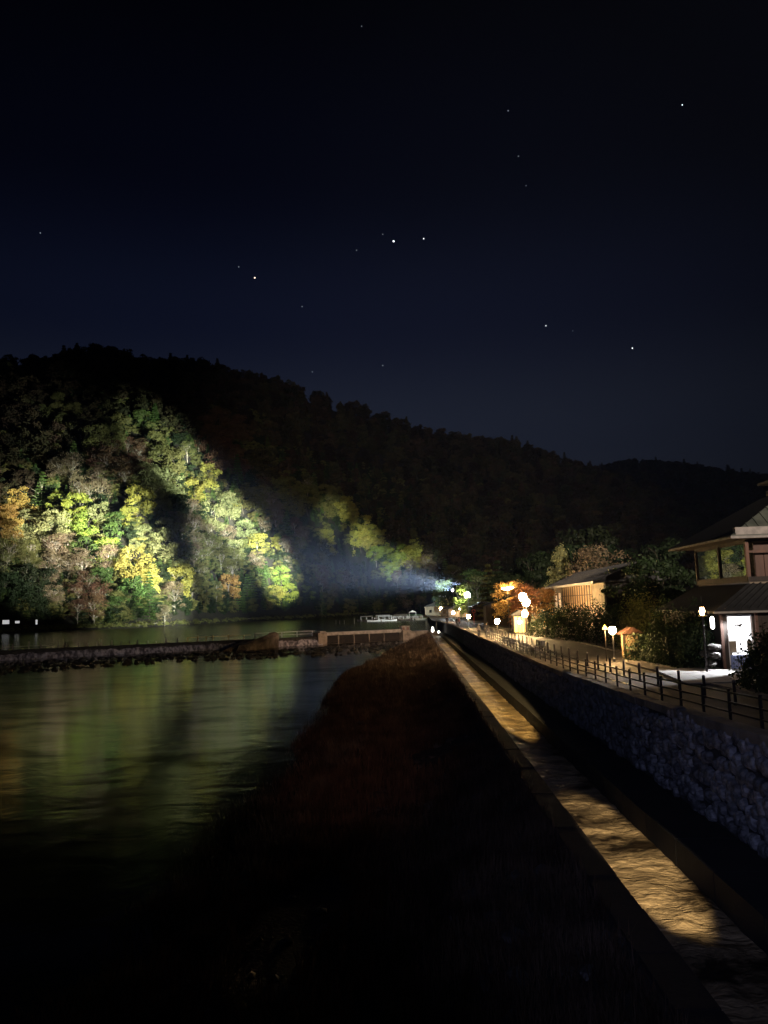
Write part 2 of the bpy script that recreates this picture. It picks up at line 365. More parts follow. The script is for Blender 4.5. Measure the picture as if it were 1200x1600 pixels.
# right bank: profile stations along Y
st = list(range(-12, 206, 4)) + [220, 250, 300, 360, 430, 520]
def rb(Y): return wallx(min(Y, 205)) if Y <= 205 else float(np.interp(Y, [205, 330, 420, 520], [5.9, 7.4, 12.5, 16]))
mb = MB(); vs = []; fs = []
cols = [(.02, 0), (.35, 0), (8, 0), (14, 0), (26, 0), (60, 0), (160, 0), (700, 0)]
for Y in st:
    for c, _ in cols: vs.append((rb(Y) + c, Y, roadz(Y) - .05))
n = len(cols)
for i in range(len(st) - 1):
    for j in range(n - 1): fs.append((i * n + j, i * n + j + 1, (i + 1) * n + j + 1, (i + 1) * n + j))
# river face beyond the masonry wall
o0 = len(vs)
for Y in st: vs.append((rb(Y) + .02, Y, roadz(Y) - .05)); vs.append((rb(Y) - .1, Y, -9.4))
for i in range(len(st) - 1): a = o0 + 2 * i; fs.append((a, a + 1, a + 3, a + 2))
mb.add(vs, fs); tag(mb.build('riverbank', M['land']), kind='structure')

def ribbon(name, m, x0f, x1f, Ys, dz, kind='structure', cross=1):
    mb = MB(); vs = []; fs = []
    for Y in Ys: vs += [(x0f(Y), Y, roadz(Y) + dz), (x1f(Y), Y, roadz(Y) + dz)]
    for i in range(len(Ys) - 1): fs.append((2 * i, 2 * i + 1, 2 * i + 3, 2 * i + 2))
    mb.add(vs, fs); return tag(mb.build(name, m), kind=kind)
Ys = list(np.linspace(-12, 215, 80))
inland = lambda Y: float(np.interp(Y, [-12, 30, 50, 60, 85, 100, 125, 215], [13.3, 13.0, 13.6, 16.2, 16.6, 14.6, 13.6, 13.2]))
ribbon('riverside_walk', M['walk'], lambda Y: rb(Y) + .45, lambda Y: rb(Y) + 2.6, Ys, -.02)
ribbon('road', M['asphalt'], lambda Y: rb(Y) + 2.6, lambda Y: inland(Y), Ys, -.016)
ribbon('pavement', M['walk'], lambda Y: inland(Y) + .15, lambda Y: inland(Y) + 1.6, Ys, .07)
def kerb_run(name, xf, Y0, Y1, step=2.0):
    mb = MB(); Y = Y0
    while Y < Y1:
        a, b = Y, Y + step - .03; za, zb = roadz(a), roadz(b)
        mb.add([(xf(a), a, za - .1), (xf(a) + .15, a, za - .1), (xf(b) + .15, b, zb - .1), (xf(b), b, zb - .1),
                (xf(a), a, za + .09), (xf(a) + .15, a, za + .09), (xf(b) + .15, b, zb + .09), (xf(b), b, zb + .09)],
               [(0, 3, 2, 1), (4, 5, 6, 7), (0, 1, 5, 4), (1, 2, 6, 5), (2, 3, 7, 6), (3, 0, 4, 7)]); Y += step
    return tag(mb.build(name, M['coping']), kind='structure')
kerb_run('kerb', inland, -10, 210)

# gravel bar and canal embankment -------------------------------------
edge = lambda Y: np.interp(Y, [-20, 5, 20, 30, 40, 60, 90, 105, 120, 140, 156, 172], [-9.5, -9, -8.3, -8.0, -7.3, -7.9, -8.6, -7.0, -5.2, -3.0, -1.2, 0])
def bar_z(X, Y):
    e = edge(Y) + (fbm(X * .3, Y * .22, 3) - .5) * 3.0
    d = X - e
    z = -8.28 + np.clip(d / 3.2, -.4, 1) * .68 + (fbm(X * .8, Y * .8) - .5) * .35
    z = z + np.clip((X - .4) / 3.6, 0, 1) ** 1.1 * 1.08
    return z
bx = np.linspace(-15, 3.96, 70); by = np.concatenate([np.linspace(-15, 60, 170), np.linspace(60.6, 172, 140)])
BX, BY = np.meshgrid(bx, by, indexing='ij'); BZ = bar_z(BX, BY); BZ[-1, :] = -6.5
tag(gridmesh('gravel_bar', BX, BY, BZ, M['gravel']), kind='structure')
# grass tufts
def tufts(n, xr, yr, h0, h1, blades, zf, keep, wd_=.012):
    X = rng.uniform(*xr, n); Y = yr[0] + (yr[1] - yr[0]) * rng.random(n) ** 1.5
    k = keep(X, Y); X = X[k]; Y = Y[k]; Z = zf(X, Y); vs = []
    for b in range(blades):
        m_ = len(X); a = rng.uniform(0, 2 * math.pi, m_); h = rng.uniform(h0, h1, m_) * (1 + Y / 120); lean = rng.uniform(.1, .7, m_) * h
        wv = (wd_ + Y * .0004); dx = np.cos(a); dy = np.sin(a); ox = X + rng.normal(0, .07, m_); oy = Y + rng.normal(0, .07, m_)
        P0 = np.stack([ox - dy * wv, oy + dx * wv, Z - .03], -1); P1 = np.stack([ox + dy * wv, oy - dx * wv, Z - .03], -1)
        P2 = np.stack([ox + dx * lean, oy + dy * lean, Z + h], -1)
        vs.append(np.stack([P0, P1, P2], 1).reshape(-1, 3))
    return np.concatenate(vs)
keepb = lambda X, Y: (fbm(X * .35 + 9, Y * .2, 3) > .34) & (X - edge(Y) > .5) & (X < 3.9)
g1 = tufts(42000, (-10, 4), (9, 165), .15, .5, 6, bar_z, keepb)
o = bpy.data.objects.new('grass', npmesh('grass', g1, 3, M['grass'])); C.objects.link(o); tag(o, kind='stuff', label='dry reddish grass and weeds on the gravel bar', cat='grass')
def rockmesh(seed, m, n=9):
    r_ = random.Random(seed); import bmesh
    bm = bmesh.new(); bmesh.ops.create_icosphere(bm, subdivisions=1 if n < 20 else 2, radius=1)
    for v in bm.verts: v.co *= r_.uniform(.72, 1.15); v.co.z *= .65
    me = bpy.data.meshes.new('rock'); bm.to_mesh(me); bm.free(); me.materials.append(m); return me
def rockfield(name, pts, m, label):
    mb = MB(); base = [rockmesh(50 + i, m) for i in range(4)]; dat = [([v.co.copy() for v in me.vertices], [tuple(p.vertices) for p in me.polygons]) for me in base]
    for (x, y, z, s) in pts:
        v, f = rnd.choice(dat); a = rnd.uniform(0, 6.28); ca, sa = math.cos(a), math.sin(a); e = rnd.uniform(.7, 1.4)
        mb.add([(x + s * e * (ca * p.x - sa * p.y), y + s * (sa * p.x + ca * p.y), z + s * p.z) for p in v], f)
    return tag(mb.build(name, m), label, 'rocks', kind='stuff')
pts = []
for i in range(1500):
    Y = 9 + 160 * rnd.random() ** 1.4; X = rnd.uniform(-9, 4); s = rnd.uniform(.05, .2) * (1.6 if X > .5 else 1)
    if X > edge(Y): pts.append((X, Y, float(bar_z(np.array(X), np.array(Y))) + .02, s))
rockfield('river_cobbles', pts, M['rock'], 'dark cobbles strewn over the gravel bar and canal embankment')
# shoals below the weir
pts = []
for i in range(1500):
    s = rnd.uniform(-20, 150); off = rnd.choice([13, 14.5, 25, 26.5, 34]) + rnd.gauss(0, 1.3) + 2.5 * math.sin(s * .13)
    p = weir(s) + wn * off
    pts.append((p.x, p.y, Z_DN + rnd.uniform(-.15, .1), rnd.uniform(.25, .7)))
rockfield('shoal_rocks', pts, M['rock'], 'low dark rocks of the shoals below the weir')

# ================================================================== CANAL, RETAINING WALL
kb = thing('canal_kerb', 'long concrete kerb, darkened to look unlit, between canal and gravel bar', 'kerb')
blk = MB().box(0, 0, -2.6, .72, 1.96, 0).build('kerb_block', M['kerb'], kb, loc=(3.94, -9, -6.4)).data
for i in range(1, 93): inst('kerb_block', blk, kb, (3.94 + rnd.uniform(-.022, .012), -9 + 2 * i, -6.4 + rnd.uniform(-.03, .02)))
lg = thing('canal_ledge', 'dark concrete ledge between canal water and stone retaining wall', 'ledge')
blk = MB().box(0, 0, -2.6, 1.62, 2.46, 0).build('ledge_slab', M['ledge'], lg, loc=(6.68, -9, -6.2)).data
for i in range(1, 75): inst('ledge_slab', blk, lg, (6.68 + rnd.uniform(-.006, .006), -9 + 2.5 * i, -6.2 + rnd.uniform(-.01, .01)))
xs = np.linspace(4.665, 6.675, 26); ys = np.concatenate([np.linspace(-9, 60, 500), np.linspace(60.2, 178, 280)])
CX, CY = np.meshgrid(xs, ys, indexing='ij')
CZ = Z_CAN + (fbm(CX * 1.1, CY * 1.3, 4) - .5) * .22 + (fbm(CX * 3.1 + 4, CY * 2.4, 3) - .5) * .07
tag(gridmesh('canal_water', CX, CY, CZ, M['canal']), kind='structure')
# canal head: gate bar with two white lights
gt = thing('canal_gate', 'small gate frame across the head of the canal', 'gate', (0, 177.5, 0))
MB().box(4.66, -.3, -8, 6.68, .3, -5.95).build('gate_wall', M['concrete'], gt)
MB().tube((6.2, 0, -5.95), (6.1, 0, -3.3), .05).tube((6.1, 0, -4.4), (5.6, 0, -5.5), .04).build('winch_post', M['steel'], gt)
def white_light(x, z, h, lbl):
    t_ = thing('marker_light', lbl, 'lamp', (x, 172, Z_CAN - .1), group='white lights at the canal head')
    MB().tube((0, 0, 0), (0, 0, z), .05).build('post', M['steel'], t_)
    MB().lathe((0, 0, z), [(.05, 0), (.24, .12), (.3, .3), (.22, h * .7), (.04, h)]).build('shade', M['white_lit'], t_, smooth=True)
white_light(5.05, 1.0, 1.2, 'taller pointed white lamp standing at the canal head')
white_light(6.35, .75, .5, 'short round white lamp beside the taller one at the canal head')

# retaining wall of rubble stones
rw = thing('retaining_wall', 'rubble stone retaining wall beside the canal below the riverside walk', 'wall')
Yw = list(np.arange(-10, 206, 5.)); mb = MB(); vs = []; fs = []
for Y in Yw:
    zt = roadz(Y) - .06; x = wallx(Y); vs += [(x - .28, Y, -6.6), (x + .02, Y, zt), (x + .5, Y, zt), (x + .5, Y, -6.6)]
for i in range(len(Yw) - 1):
    for j in range(4): a = 4 * i + j; b = 4 * i + (j + 1) % 4; fs.append((a, b, b + 4, a + 4))
mb.add(vs, fs + [(0, 1, 2, 3), tuple(4 * (len(Yw) - 1) + k for k in (3, 2, 1, 0))]); mb.build('wall_core', M['mortar'], rw)
def stone_me(seed):
    r_ = random.Random(seed); n = r_.choice([5, 6, 6, 7]); a0 = r_.uniform(0, 6); ring = []
    for i in range(n): a = a0 + 2 * math.pi * (i + r_.uniform(-.22, .22)) / n; rr = r_.uniform(.86, 1.12); ring.append((rr * math.cos(a), rr * math.sin(a)))
    vs = [(.12, y, z) for y, z in ring] + [(-.07, .97 * y, .97 * z) for y, z in ring] + [(-.15 + r_.uniform(-.02, .02), .68 * y, .68 * z) for y, z in ring] + [(-.18, r_.uniform(-.2, .2), r_.uniform(-.2, .2))]
    fs = [(i, (i + 1) % n, n + (i + 1) % n, n + i) for i in range(n)] + [(n + i, n + (i + 1) % n, 2 * n + (i + 1) % n, 2 * n + i) for i in range(n)]
    fs += [(2 * n + i, 2 * n + (i + 1) % n, 3 * n) for i in range(n)]
    me = bpy.data.meshes.new('stone'); me.from_pydata(vs, [], fs); me.materials.append(M['stone']); me.update(); return me
stones = [stone_me(900 + i) for i in range(9)]
rows = []
sw, sh = .46, .40
for r_ in range(8):
    z = -6.15 + .2 + r_ * sh * .9; Y = 12 + (r_ % 2) * sw * .5
    while Y < 120:
        if z < roadz(Y) - .12: rows.append((Y + rnd.uniform(-.16, .16), z + rnd.uniform(-.13, .13)))
        Y += sw * .93
rows.sort(key=lambda p: p[0])
far_st = MB()
for k, (Y, z) in enumerate(rows):
    zt = roadz(Y); x = wallx(Y) - .28 + .30 * (z + 6.6) / (zt + 6.6)
    sy = sw * .5 * rnd.uniform(.75, 1.3); sz = sh * .5 * rnd.uniform(.75, 1.3); me = rnd.choice(stones); rx = rnd.uniform(0, 6.28)
    if k < 300: inst('stone', me, rw, (x, Y, z), (rx, 0, 0), (1, (sy + sz) / 2 * 1.03, (sy + sz) / 2 * 1.03))
    else:
        ca, sa = math.cos(rx), math.sin(rx); sc_ = (sy + sz) / 2 * 1.03
        far_st.add([(x + v.co.x, Y + sc_ * (ca * v.co.y - sa * v.co.z), z + sc_ * (sa * v.co.y + ca * v.co.z)) for v in me.vertices], [tuple(p.vertices) for p in me.polygons])
tag(far_st.build('rubble_stones', M['stone'], rw), kind='stuff')
Y = 8.
while Y < 204:
    l_ = 1.15 if Y < 120 else 2.3; a, b = Y, Y + l_ - .02; o1 = rnd.uniform(-.03, .03); h = rnd.uniform(-.012, .012)
    pts = []
    for zz in (-.16, .10 + h):
        for yy, xx in ((a, -.1 + o1), (a, .42), (b, .42), (b, -.1 + o1)): pts.append((wallx(yy) + xx, yy, roadz(yy) + zz))
    MB().add(pts, [(0, 3, 2, 1), (4, 5, 6, 7), (0, 1, 5, 4), (1, 2, 6, 5), (2, 3, 7, 6), (3, 0, 4, 7)]).build('coping_stone', M['coping'], rw); Y += l_

# railing on the walk
rl = thing('riverside_railing', 'low dark railing with three rails along the retaining wall', 'railing')
pmesh = MB().box(-.035, -.035, -.05, .035, .035, .86).box(-.045, -.045, .86, .045, .045, .88)
fp = pmesh.build('post', M['black'], rl, loc=(9.25, 13, roadz(13)))
ry = [13 + 2.05 * i for i in range(40)]
for Y in ry[1:]: inst('post', fp.data, rl, (9.25, Y, roadz(Y)))
for i in range(len(ry) - 1):
    for h in (.78, .50, .22):
        MB().bar((9.25, ry[i] + .04, roadz(ry[i]) + h), (9.25, ry[i + 1] - .04, roadz(ry[i + 1]) + h), .05, .05).build('rail', M['black'], rl)

# bollards along the road edge
def bollard_proto():
    t_ = thing('bollard', 'x', 'bollard')
    MB().lathe((0, 0, -.05), [(.075, 0), (.075, .10), (.055, .12), (.055, .80)], 10).build('shaft', M['black'], t_)
    MB().lathe((0, 0, .75), [(.062, 0), (.066, .05), (.03, .09)], 10).build('cap', M['steel'], t_)
    return t_
bp = bollard_proto(); n_b = 0
for i in range(30):
    Y = 24.5 + 2.75 * i; loc = (11.05, Y, roadz(Y)); lb = 'black bollard between riverside walk and road, %s counting from the bridge end' % ORD[i]
    if i == 0: bp.location = loc; bp['label'] = lb; bp['group'] = 'bollards along the riverside walk'
    else: copy_tree(bp, loc, 0, lb)
for i in range(15):
    Y = 58 + 3.1 * i; loc = (inland(Y) + .35, Y, roadz(Y) + .07)
    copy_tree(bp, loc, 0, 'thin dark bollard below the low stone wall, %s from the bridge end' % ORD[i], 'bollards on the inland pavement')
# pale stone benches on the walk
def bench(Y, x, lb):
    t_ = thing('stone_bench', lb, 'bench', (x, Y, roadz(Y)), 0, 'stone benches on the walk')
    MB().box(-.25, -.9, .38, .25, .9, .46).build('seat', M['paving'], t_)
    for s in (-.6, .6): MB().box(-.2, s - .1, -.03, .2, s + .1, .38).build('leg', M['coping'], t_)
for (Y, x, lb) in ((84, 10.2, 'pale stone bench nearest the two people on the walk'), (78, 10.15, 'pale stone bench second from the two people'), (71, 10.2, 'pale stone bench behind the middle of the bollard row'),
                   (64, 10.2, 'pale stone bench nearest the bridge end of the walk'), (74, 12.4, 'pale stone bench standing out on the road side of the bollards')): bench(Y, x, lb)

# ================================================================== WEIR, SLUICE
wr = thing('weir', 'long low concrete weir crossing the river with water spilling over it', 'weir')
mb = MB()
a = weir(0); b = weir(230)
def wp(s, off, z): p = weir(s) + wn * off; return (p.x, p.y, z)
S = np.linspace(0, 255, 60); vs = []; fs = []
prof = [(-1.5, -6.25), (-.6, -5.99), (.15, -6.03), (.5, -6.3), (.9, -7.0), (1.3, -8.9)]
for s in S:
    for off, z in prof: vs.append(wp(s, off, z))
n = len(prof)
for i in range(len(S) - 1):
    for j in range(n - 1): fs.append((i * n + j, i * n + j + 1, (i + 1) * n + j + 1, (i + 1) * n + j))
mb.add(vs, fs); mb.build('crest', M['rock'], wr, smooth=True)
S = np.linspace(0, 255, 900); K = np.linspace(0, 1, 14); SS, KK = np.meshgrid(S, K, indexing='ij')
topz = -6.62 - (fbm(SS * .9, SS * 0, 3) - .5) * .5
zz = topz + (Z_DN - .05 - topz) * KK; off = .75 + KK ** .7 * .95 + (fbm(SS * 2.2, KK * 2.5, 4) - .5) * .42
PX = W2.x + (W1 - W2).normalized().x * SS + wn.x * off; PY = W2.y + (W1 - W2).normalized().y * SS + wn.y * off
fo = gridmesh('falling_water', PX, PY, zz, M['foam']); tag(fo, 'white curtain of water falling over the weir', 'waterfall', kind='stuff')
# rail and stakes on the weir
wf = thing('weir_fence', 'row of stakes with broken rails standing in the water along the weir', 'fence')
def spx(px):  # metres along weir for a photo column
    best = min(np.linspace(0, 140, 1400), key=lambda s: abs(proj((*(weir(s) + wn * -3), -6))[0] - px)); return float(best)
def stake(px, h, m): s = spx(px); p = weir(s) + wn * -3; MB().box(p.x - .1, p.y - .1, -6.4, p.x + .1, p.y + .1, -6 + h).build('stake', m, wf)
for px in (4, 19, 45, 64, 91): stake(px, rnd.uniform(.9, 1.5), M['coping'])
for px in (101, 106, 123, 133, 138, 151, 158, 175, 189, 202, 215, 231, 244, 259, 277): stake(px, rnd.uniform(.3, 1.2), M['wood'] if rnd.random() < .6 else M['coping'])
for px in (293, 309, 322, 333, 357, 381): stake(px, rnd.uniform(.8, 1.2), M['brass'])
for px in (398, 420, 440, 464, 488): stake(px, 1.2, M['steel'])
def rail(p0, p1, h, m): a = weir(spx(p0)) + wn * -3; b = weir(spx(p1)) + wn * -3; MB().bar((a.x, a.y, -6 + h), (b.x, b.y, -6 + h), .09, .09).build('rail', m, wf)
rail(4, 91, .5, M['coping']); rail(293, 392, .8, M['brass']); rail(396, 495, 1.1, M['steel']); rail(396, 495, .5, M['steel'])
# broken concrete chute
def slab(p0, p1, wdt, hgt, lbl):
    p0 = Vector(p0); p1 = Vector(p1); d = p1 - p0; sd = Vector((d.y, -d.x, 0)).normalized(); n = 14; vs = []; fs = []
    for i in range(n + 1):
        c = p0 + d * i / n
        for a, z in ((-.5, -1.2), (-.5, .55), (-.2, .9), (.25, .85), (.5, .4), (.5, -1.2)):
            vs.append(c + sd * (a * wdt + rnd.uniform(-.12, .12)) + Vector((0, 0, z * hgt + rnd.uniform(-.1, .1) * hgt)))
    for i in range(n):
        for j in range(6): fs.append((i * 6 + j, i * 6 + (j + 1) % 6, (i + 1) * 6 + (j + 1) % 6, (i + 1) * 6 + j))
    fs += [tuple(range(5, -1, -1)), tuple(n * 6 + j for j in range(6))]
    o = MB().add(vs, fs).build('concrete_ramp', M['concrete']); tag(o, lbl, 'ramp', 'broken ramps on the weir'); return o
a = at(428, 1002, 160); b = at(378, 1022, 150)
slab((a.x, a.y, -6.2), (b.x, b.y, -8.3), 2.4, 1.7, 'larger orange brown concrete ramp running down from the weir')
a = at(385, 1003, 158); b = at(352, 1018, 150)
slab((a.x, a.y, -6.6), (b.x, b.y, -8.1), 1.4, .7, 'smaller dark concrete ramp left of the orange brown one')
# sluice
sl = thing('sluice_gate', 'concrete sluice with warm lit top beam at the right end of the weir', 'sluice', (W2.x, W2.y, 0), math.atan2(W3.y - W2.y, W3.x - W2.x))
MB().box(-.9, -1.6, -9, 1.1, 2.0, -5.3).build('pier', M['concrete'], sl)
MB().box(-.2, -.9, -5.3, 1.1, 1.5, -4.95).build('pier_cap', M['coping'], sl)
MB().box(19.2, -1.2, -9, 21.2, 2.0, -5.5).build('pier', M['concrete'], sl)
MB().box(1.1, -.2, -5.95, 19.2, 1.7, -5.25).build('beam', M['coping'], sl)
MB().box(1.1, .9, -9, 19.2, 1.25, -5.95).build('gate_panel', M['kerb'], sl)
for x in (4.5, 8.1, 11.7, 15.3): MB().box(x - .1, .5, -8.9, x + .1, .897, -5.953).build('gate_rib', M['concrete'], sl)
MB().box(1.1, -.9, -9, 19.2, .46, -7.75).build('sill', M['coping'], sl)
MB().box(21.2, -.7, -9, 26.4, 1.9, -5.8).build('abutment', M['concrete'], sl)
vb = thing('valve_box', 'small brick coloured concrete box on the sluice abutment', 'box', tuple(at(632, 985, 181)[:2]) + (-5.8,), .4)
MB().box(-1, -.8, -.1, 1, .8, .95).build('body', M['coping'], vb); MB().box(-1.15, -.95, .95, 1.15, .95, 1.12).build('lid', M['concrete'], vb)
for x in (-.55, .5): MB().box(x - .28, -.84, .05, x + .28, -.803, .8).build('panel', M['redwood'], vb)
MB()

# ================================================================== LAMPS
def lantern_post(px, py, Y, h, lbl, glass='warm', s=1., group='warm lanterns along the riverside road'):
    p = at(px, py, Y); z0 = roadz(Y); h = p.z - z0; s *= (1.25 if glass == 'warm_hot' else .9)  # hot globes enlarged so their size stands in for bloom
    t_ = thing('lantern_post', lbl, 'lamp', (p.x, p.y, z0), 0, group)
    MB().lathe((0, 0, -.05), [(.10, 0), (.10, .25), (.045, .3), (.045, h - .22 * s)], 8).build('post', M['steel'], t_)
    MB().lathe((0, 0, h), [(.10 * s, -.24 * s), (.2 * s, -.16 * s), (.24 * s, .0), (.2 * s, .17 * s), (.11 * s, .22 * s)], 10).build('glass', M[glass], t_, smooth=True)
    MB().lathe((0, 0, h), [(.22 * s, .225 * s), (.15 * s, .29 * s), (.02, .36 * s)], 10).build('cap', M['black'], t_)
    return t_
lantern_post(957, 985, 52, 2, 'warm globe lantern on a pale post beside the brown notice hut', s=1.15)
lantern_post(777, 970.5, 90, 2, 'warm globe lantern just right of the two walking people', s=1.25)
lantern_post(732, 963, 126, 2, 'warm globe lantern left of the two walking people, in front of the red ring', s=1.4)
lantern_post(708, 957.5, 182, 2, 'globe lantern far along the walk below the floodlight mast', 'warm_small', 1.7)
lantern_post(817, 933, 100, 4, 'tallest and brightest street lamp beside the orange maple', 'warm_hot', 1.7)
lantern_post(822, 941, 97, 4, 'bright street lamp just below and right of the tallest one', 'warm_hot', 1.5)
lantern_post(820, 959, 97, 2, 'low bright lantern under the two street lamps', 'warm', 1.7)
lantern_post(812, 972, 101, 2, 'smallest low lamp in front of the yellow panel', 'warm_small', 1.0)
lantern_post(771, 949.5, 150, 4, 'whitish lamp on a thin post left of the dark cedar', 'warm_small', 1.3)
lantern_post(674, 948, 330, 3, 'lamp left of the boathouse at the head of the jetty', 'warm_small', 2.4)
lantern_post(689, 951, 300, 3, 'bright lamp right of the boathouse door', 'warm_small', 2.6)
lantern_post(709, 951, 260, 3, 'lamp right under the floodlight mast', 'warm_small', 2.0)
lantern_post(719, 951.5, 250, 3, 'lamp under the bright green tree', 'warm_small', 1.9)

def flood(px, py, Y, lbl, tgt, glass='cold', s=1.):
    p = at(px, py, Y); z0 = -4.1; t_ = thing('floodlight_mast', lbl, 'floodlight', (p.x, p.y, z0), 0, 'floodlights')
    h = p.z - z0; MB().tube((0, 0, -.1), (0, 0, h + .2), .11, .07).build('mast', M['steel'], t_)
    d = (Vector(tgt) - p).normalized(); sd = Vector((d.y, -d.x, 0)).normalized(); up = sd.cross(d).normalized(); c = Vector((0, 0, h)) + d * .35
    hw, hh = .55 * s, .4 * s
    q = [c + d * .12 + sd * a * hw + up * b * hh for a, b in ((-1, -1), (1, -1), (1, 1), (-1, 1))]
    k = [c - d * .3 + sd * a * hw * .5 + up * b * hh * .5 for a, b in ((-1, -1), (1, -1), (1, 1), (-1, 1))]
    MB().add(q + k, [(0, 1, 2, 3), (7, 6, 5, 4), (0, 4, 5, 1), (1, 5, 6, 2), (2, 6, 7, 3), (3, 7, 4, 0)]).build('housing', M['black'], t_)
    g_ = [c + d * .125 + sd * a * hw * .9 + up * b * hh * .9 for a, b in ((-1, -1), (1, -1), (1, 1), (-1, 1))]
    MB().add([v for v in g_] + [v + d * .05 for v in g_], [(3, 2, 1, 0), (4, 5, 6, 7), (0, 1, 5, 4), (1, 2, 6, 5), (2, 3, 7, 6), (3, 0, 4, 7)]).build('lens', M[glass], t_)
    MB().lathe(tuple(c - d * .1 + Vector((0, 0, hh + .22))), [(.05, -.2), (.22 * s, -.1), (.24 * s, .06), (.05, .2)], 8).build('bulb', M[glass], t_, smooth=True)
    return p, d
PF, dF = flood(708, 925, 236, 'tall mast with the bluish floodlight sending a beam across the river', (-60, 480, 60))
PG, dG = flood(731, 930, 226, 'mast with the big white floodlight beside the bright green tree', (4, 190, 1), s=1.5)
PFs = PF + dF * 1.1
light('floodlight_beam', 'SPOT', tuple(PG + Vector((0, .6, 1.0))), 16000, (.9, 1, .85), tuple(PG + Vector((-2.5, 5, -.6))), 75, .9, .2)
# beams of the floodlights onto the hillside
def hillpt(px, s):  # point on the hill under photo column px at slope fraction s
    t = ray(px, 900).x / ray(px, 900).y; Y = float(Y0t(t) + s * (Y1t(t) - Y0t(t))); return Vector((t * Y, Y, float(hill_z(np.array(t), np.array(Y))) + 6))
def hill_at(px, py):
    d = ray(px, py); t = d.x / d.y; Yg = np.linspace(float(Y0t(t)), float(Y1t(t)), 400); z = hill_z(np.full(400, t), Yg) + 5; e = z / Yg
    i = int(np.argmax(e >= d.z / d.y)) if (e >= d.z / d.y).any() else 399
    return Vector((t * Yg[i], Yg[i], z[i]))
beams = [ # px, py, cone deg, MW, colour
 (300, 745, 9, 3.4, (.95, 1, .86)), (345, 800, 8, 5.0, (.95, 1, .84)), (385, 835, 8, 6.0, (.95, 1, .84)), (425, 880, 8, 5.5, (.95, 1, .84)), (250, 700, 10, 2.2, (.9, 1, .85)),
 (438, 905, 8, 4.0, (.95, 1, .84)), (515, 812, 6, 1.6, (.95, 1, .84)), (565, 850, 5.5, 2.6, (.95, 1, .84)), (610, 880, 5, 2.2, (.95, 1, .84)), (655, 890, 7, 1.2, (.9, 1, .9)), (335, 860, 16, 1.5, (.9, .97, .95)),
]
for i, (px, py, cone, mw, col) in enumerate(beams):
    light('floodlight_beam', 'SPOT', tuple(PFs + Vector((.1 * i, 0, .05 * i))), mw * 3.6e6, col, tuple(hill_at(px, py)), cone * 1.12, 1.0, .3)
# added second bank of floodlights, no fixtures, spots aimed at the left grove
PL = Vector((14.5, 206, 5.0))
for i, (px, py, cone, mw, col) in enumerate([(70, 820, 13, 2.6, (1, .95, .78)), (160, 810, 12, 4.0, (.95, 1, .8)), (215, 880, 12, 3.6, (1, .97, .78)), (265, 930, 12, 2.0, (.95, 1, .84)),
                                              (100, 890, 14, 1.0, (1, .93, .8)), (20, 700, 16, .35, (.95, 1, .9)), (130, 690, 14, .25, (.95, 1, .9)), (330, 930, 16, .45, (.95, 1, .9)), (25, 880, 14, .9, (1, .95, .85)), (15, 800, 10, 1.2, (1, .93, .75)), (215, 945, 17, .8, (.95, 1, .88))]):
    light('floodlight_beam', 'SPOT', tuple(PL + Vector((.1 * i, 0, .05 * i))), mw * 3.4e6, col, tuple(hill_at(px, py)), cone, .9, .3)
# added dim warm fill on the slopes, an unseen spot behind the camera
light('slope_fill', 'SPOT', (40, -120, 25), 3.4e6, (1, .80, .64), tuple(hill_at(690, 770)), 36, 1, 3)

# added spots without fixtures: two on the right bank, the rest behind the camera
light('weir_fill', 'SPOT', (12.2, 112, 1.8), 7e4, (1, .62, .40), (-12, 168, -5.8), 40, .6, .3).scale = (1, .27, 1)  # added warm spot to brighten the sluice and ramps
light('weir_fill', 'SPOT', (12.0, 108, 2.2), 2.6e4, (1, .90, .92), (-62, 146, -6.6), 46, .9, .3).scale = (1, .16, 1)  # added cool spot to brighten the falling water
light('added_spot', 'SPOT', (-1, -4, 3), 2500, (.46, .52, 1), (8.3, 27, -4.6), 42, .9, .3)  # added blue spot to tint the retaining wall
light('added_spot', 'SPOT', (0, -4, 3.2), 6e3, (1, .48, .38), (-3.6, 46, -7.6), 17, 1, .3)  # added reddish spot on the gravel bar
light('added_spot', 'SPOT', (1, -4, 3.4), 6500, (1, .72, .55), (8.6, 80, -4.3), 10, 1, .3)  # added warm spot on the far stretch of the retaining wall
c1 = on(965, 1310, Z_CAN); c2 = on(752, 1072, Z_CAN)
def strip(loc, tgt, power, size, ratio, blend, col=(1, .71, .33)):
    o = light('added_spot', 'SPOT', loc, power, col, tuple(tgt), size, blend, .1); o.scale = (ratio, 1, 1); return o  # added spot squeezed to a strip to brighten the canal water
strip((5.9, -3.5, 2.2), Vector((5.65, 21.6, Z_CAN)), 58000, 9.2, .54, .4, (1, .77, .46))
strip((c1.x, -3.5, 3.6), Vector((5.95, 60, Z_CAN)), 430000, 9.0, .34, .4, (1, .68, .26))
strip((5.95, 60, 3.0), Vector((5.85, 125, Z_CAN)), 300000, 9, .33, .6, (1, .68, .28))  # added spot hanging over the canal itself, away from the bridge

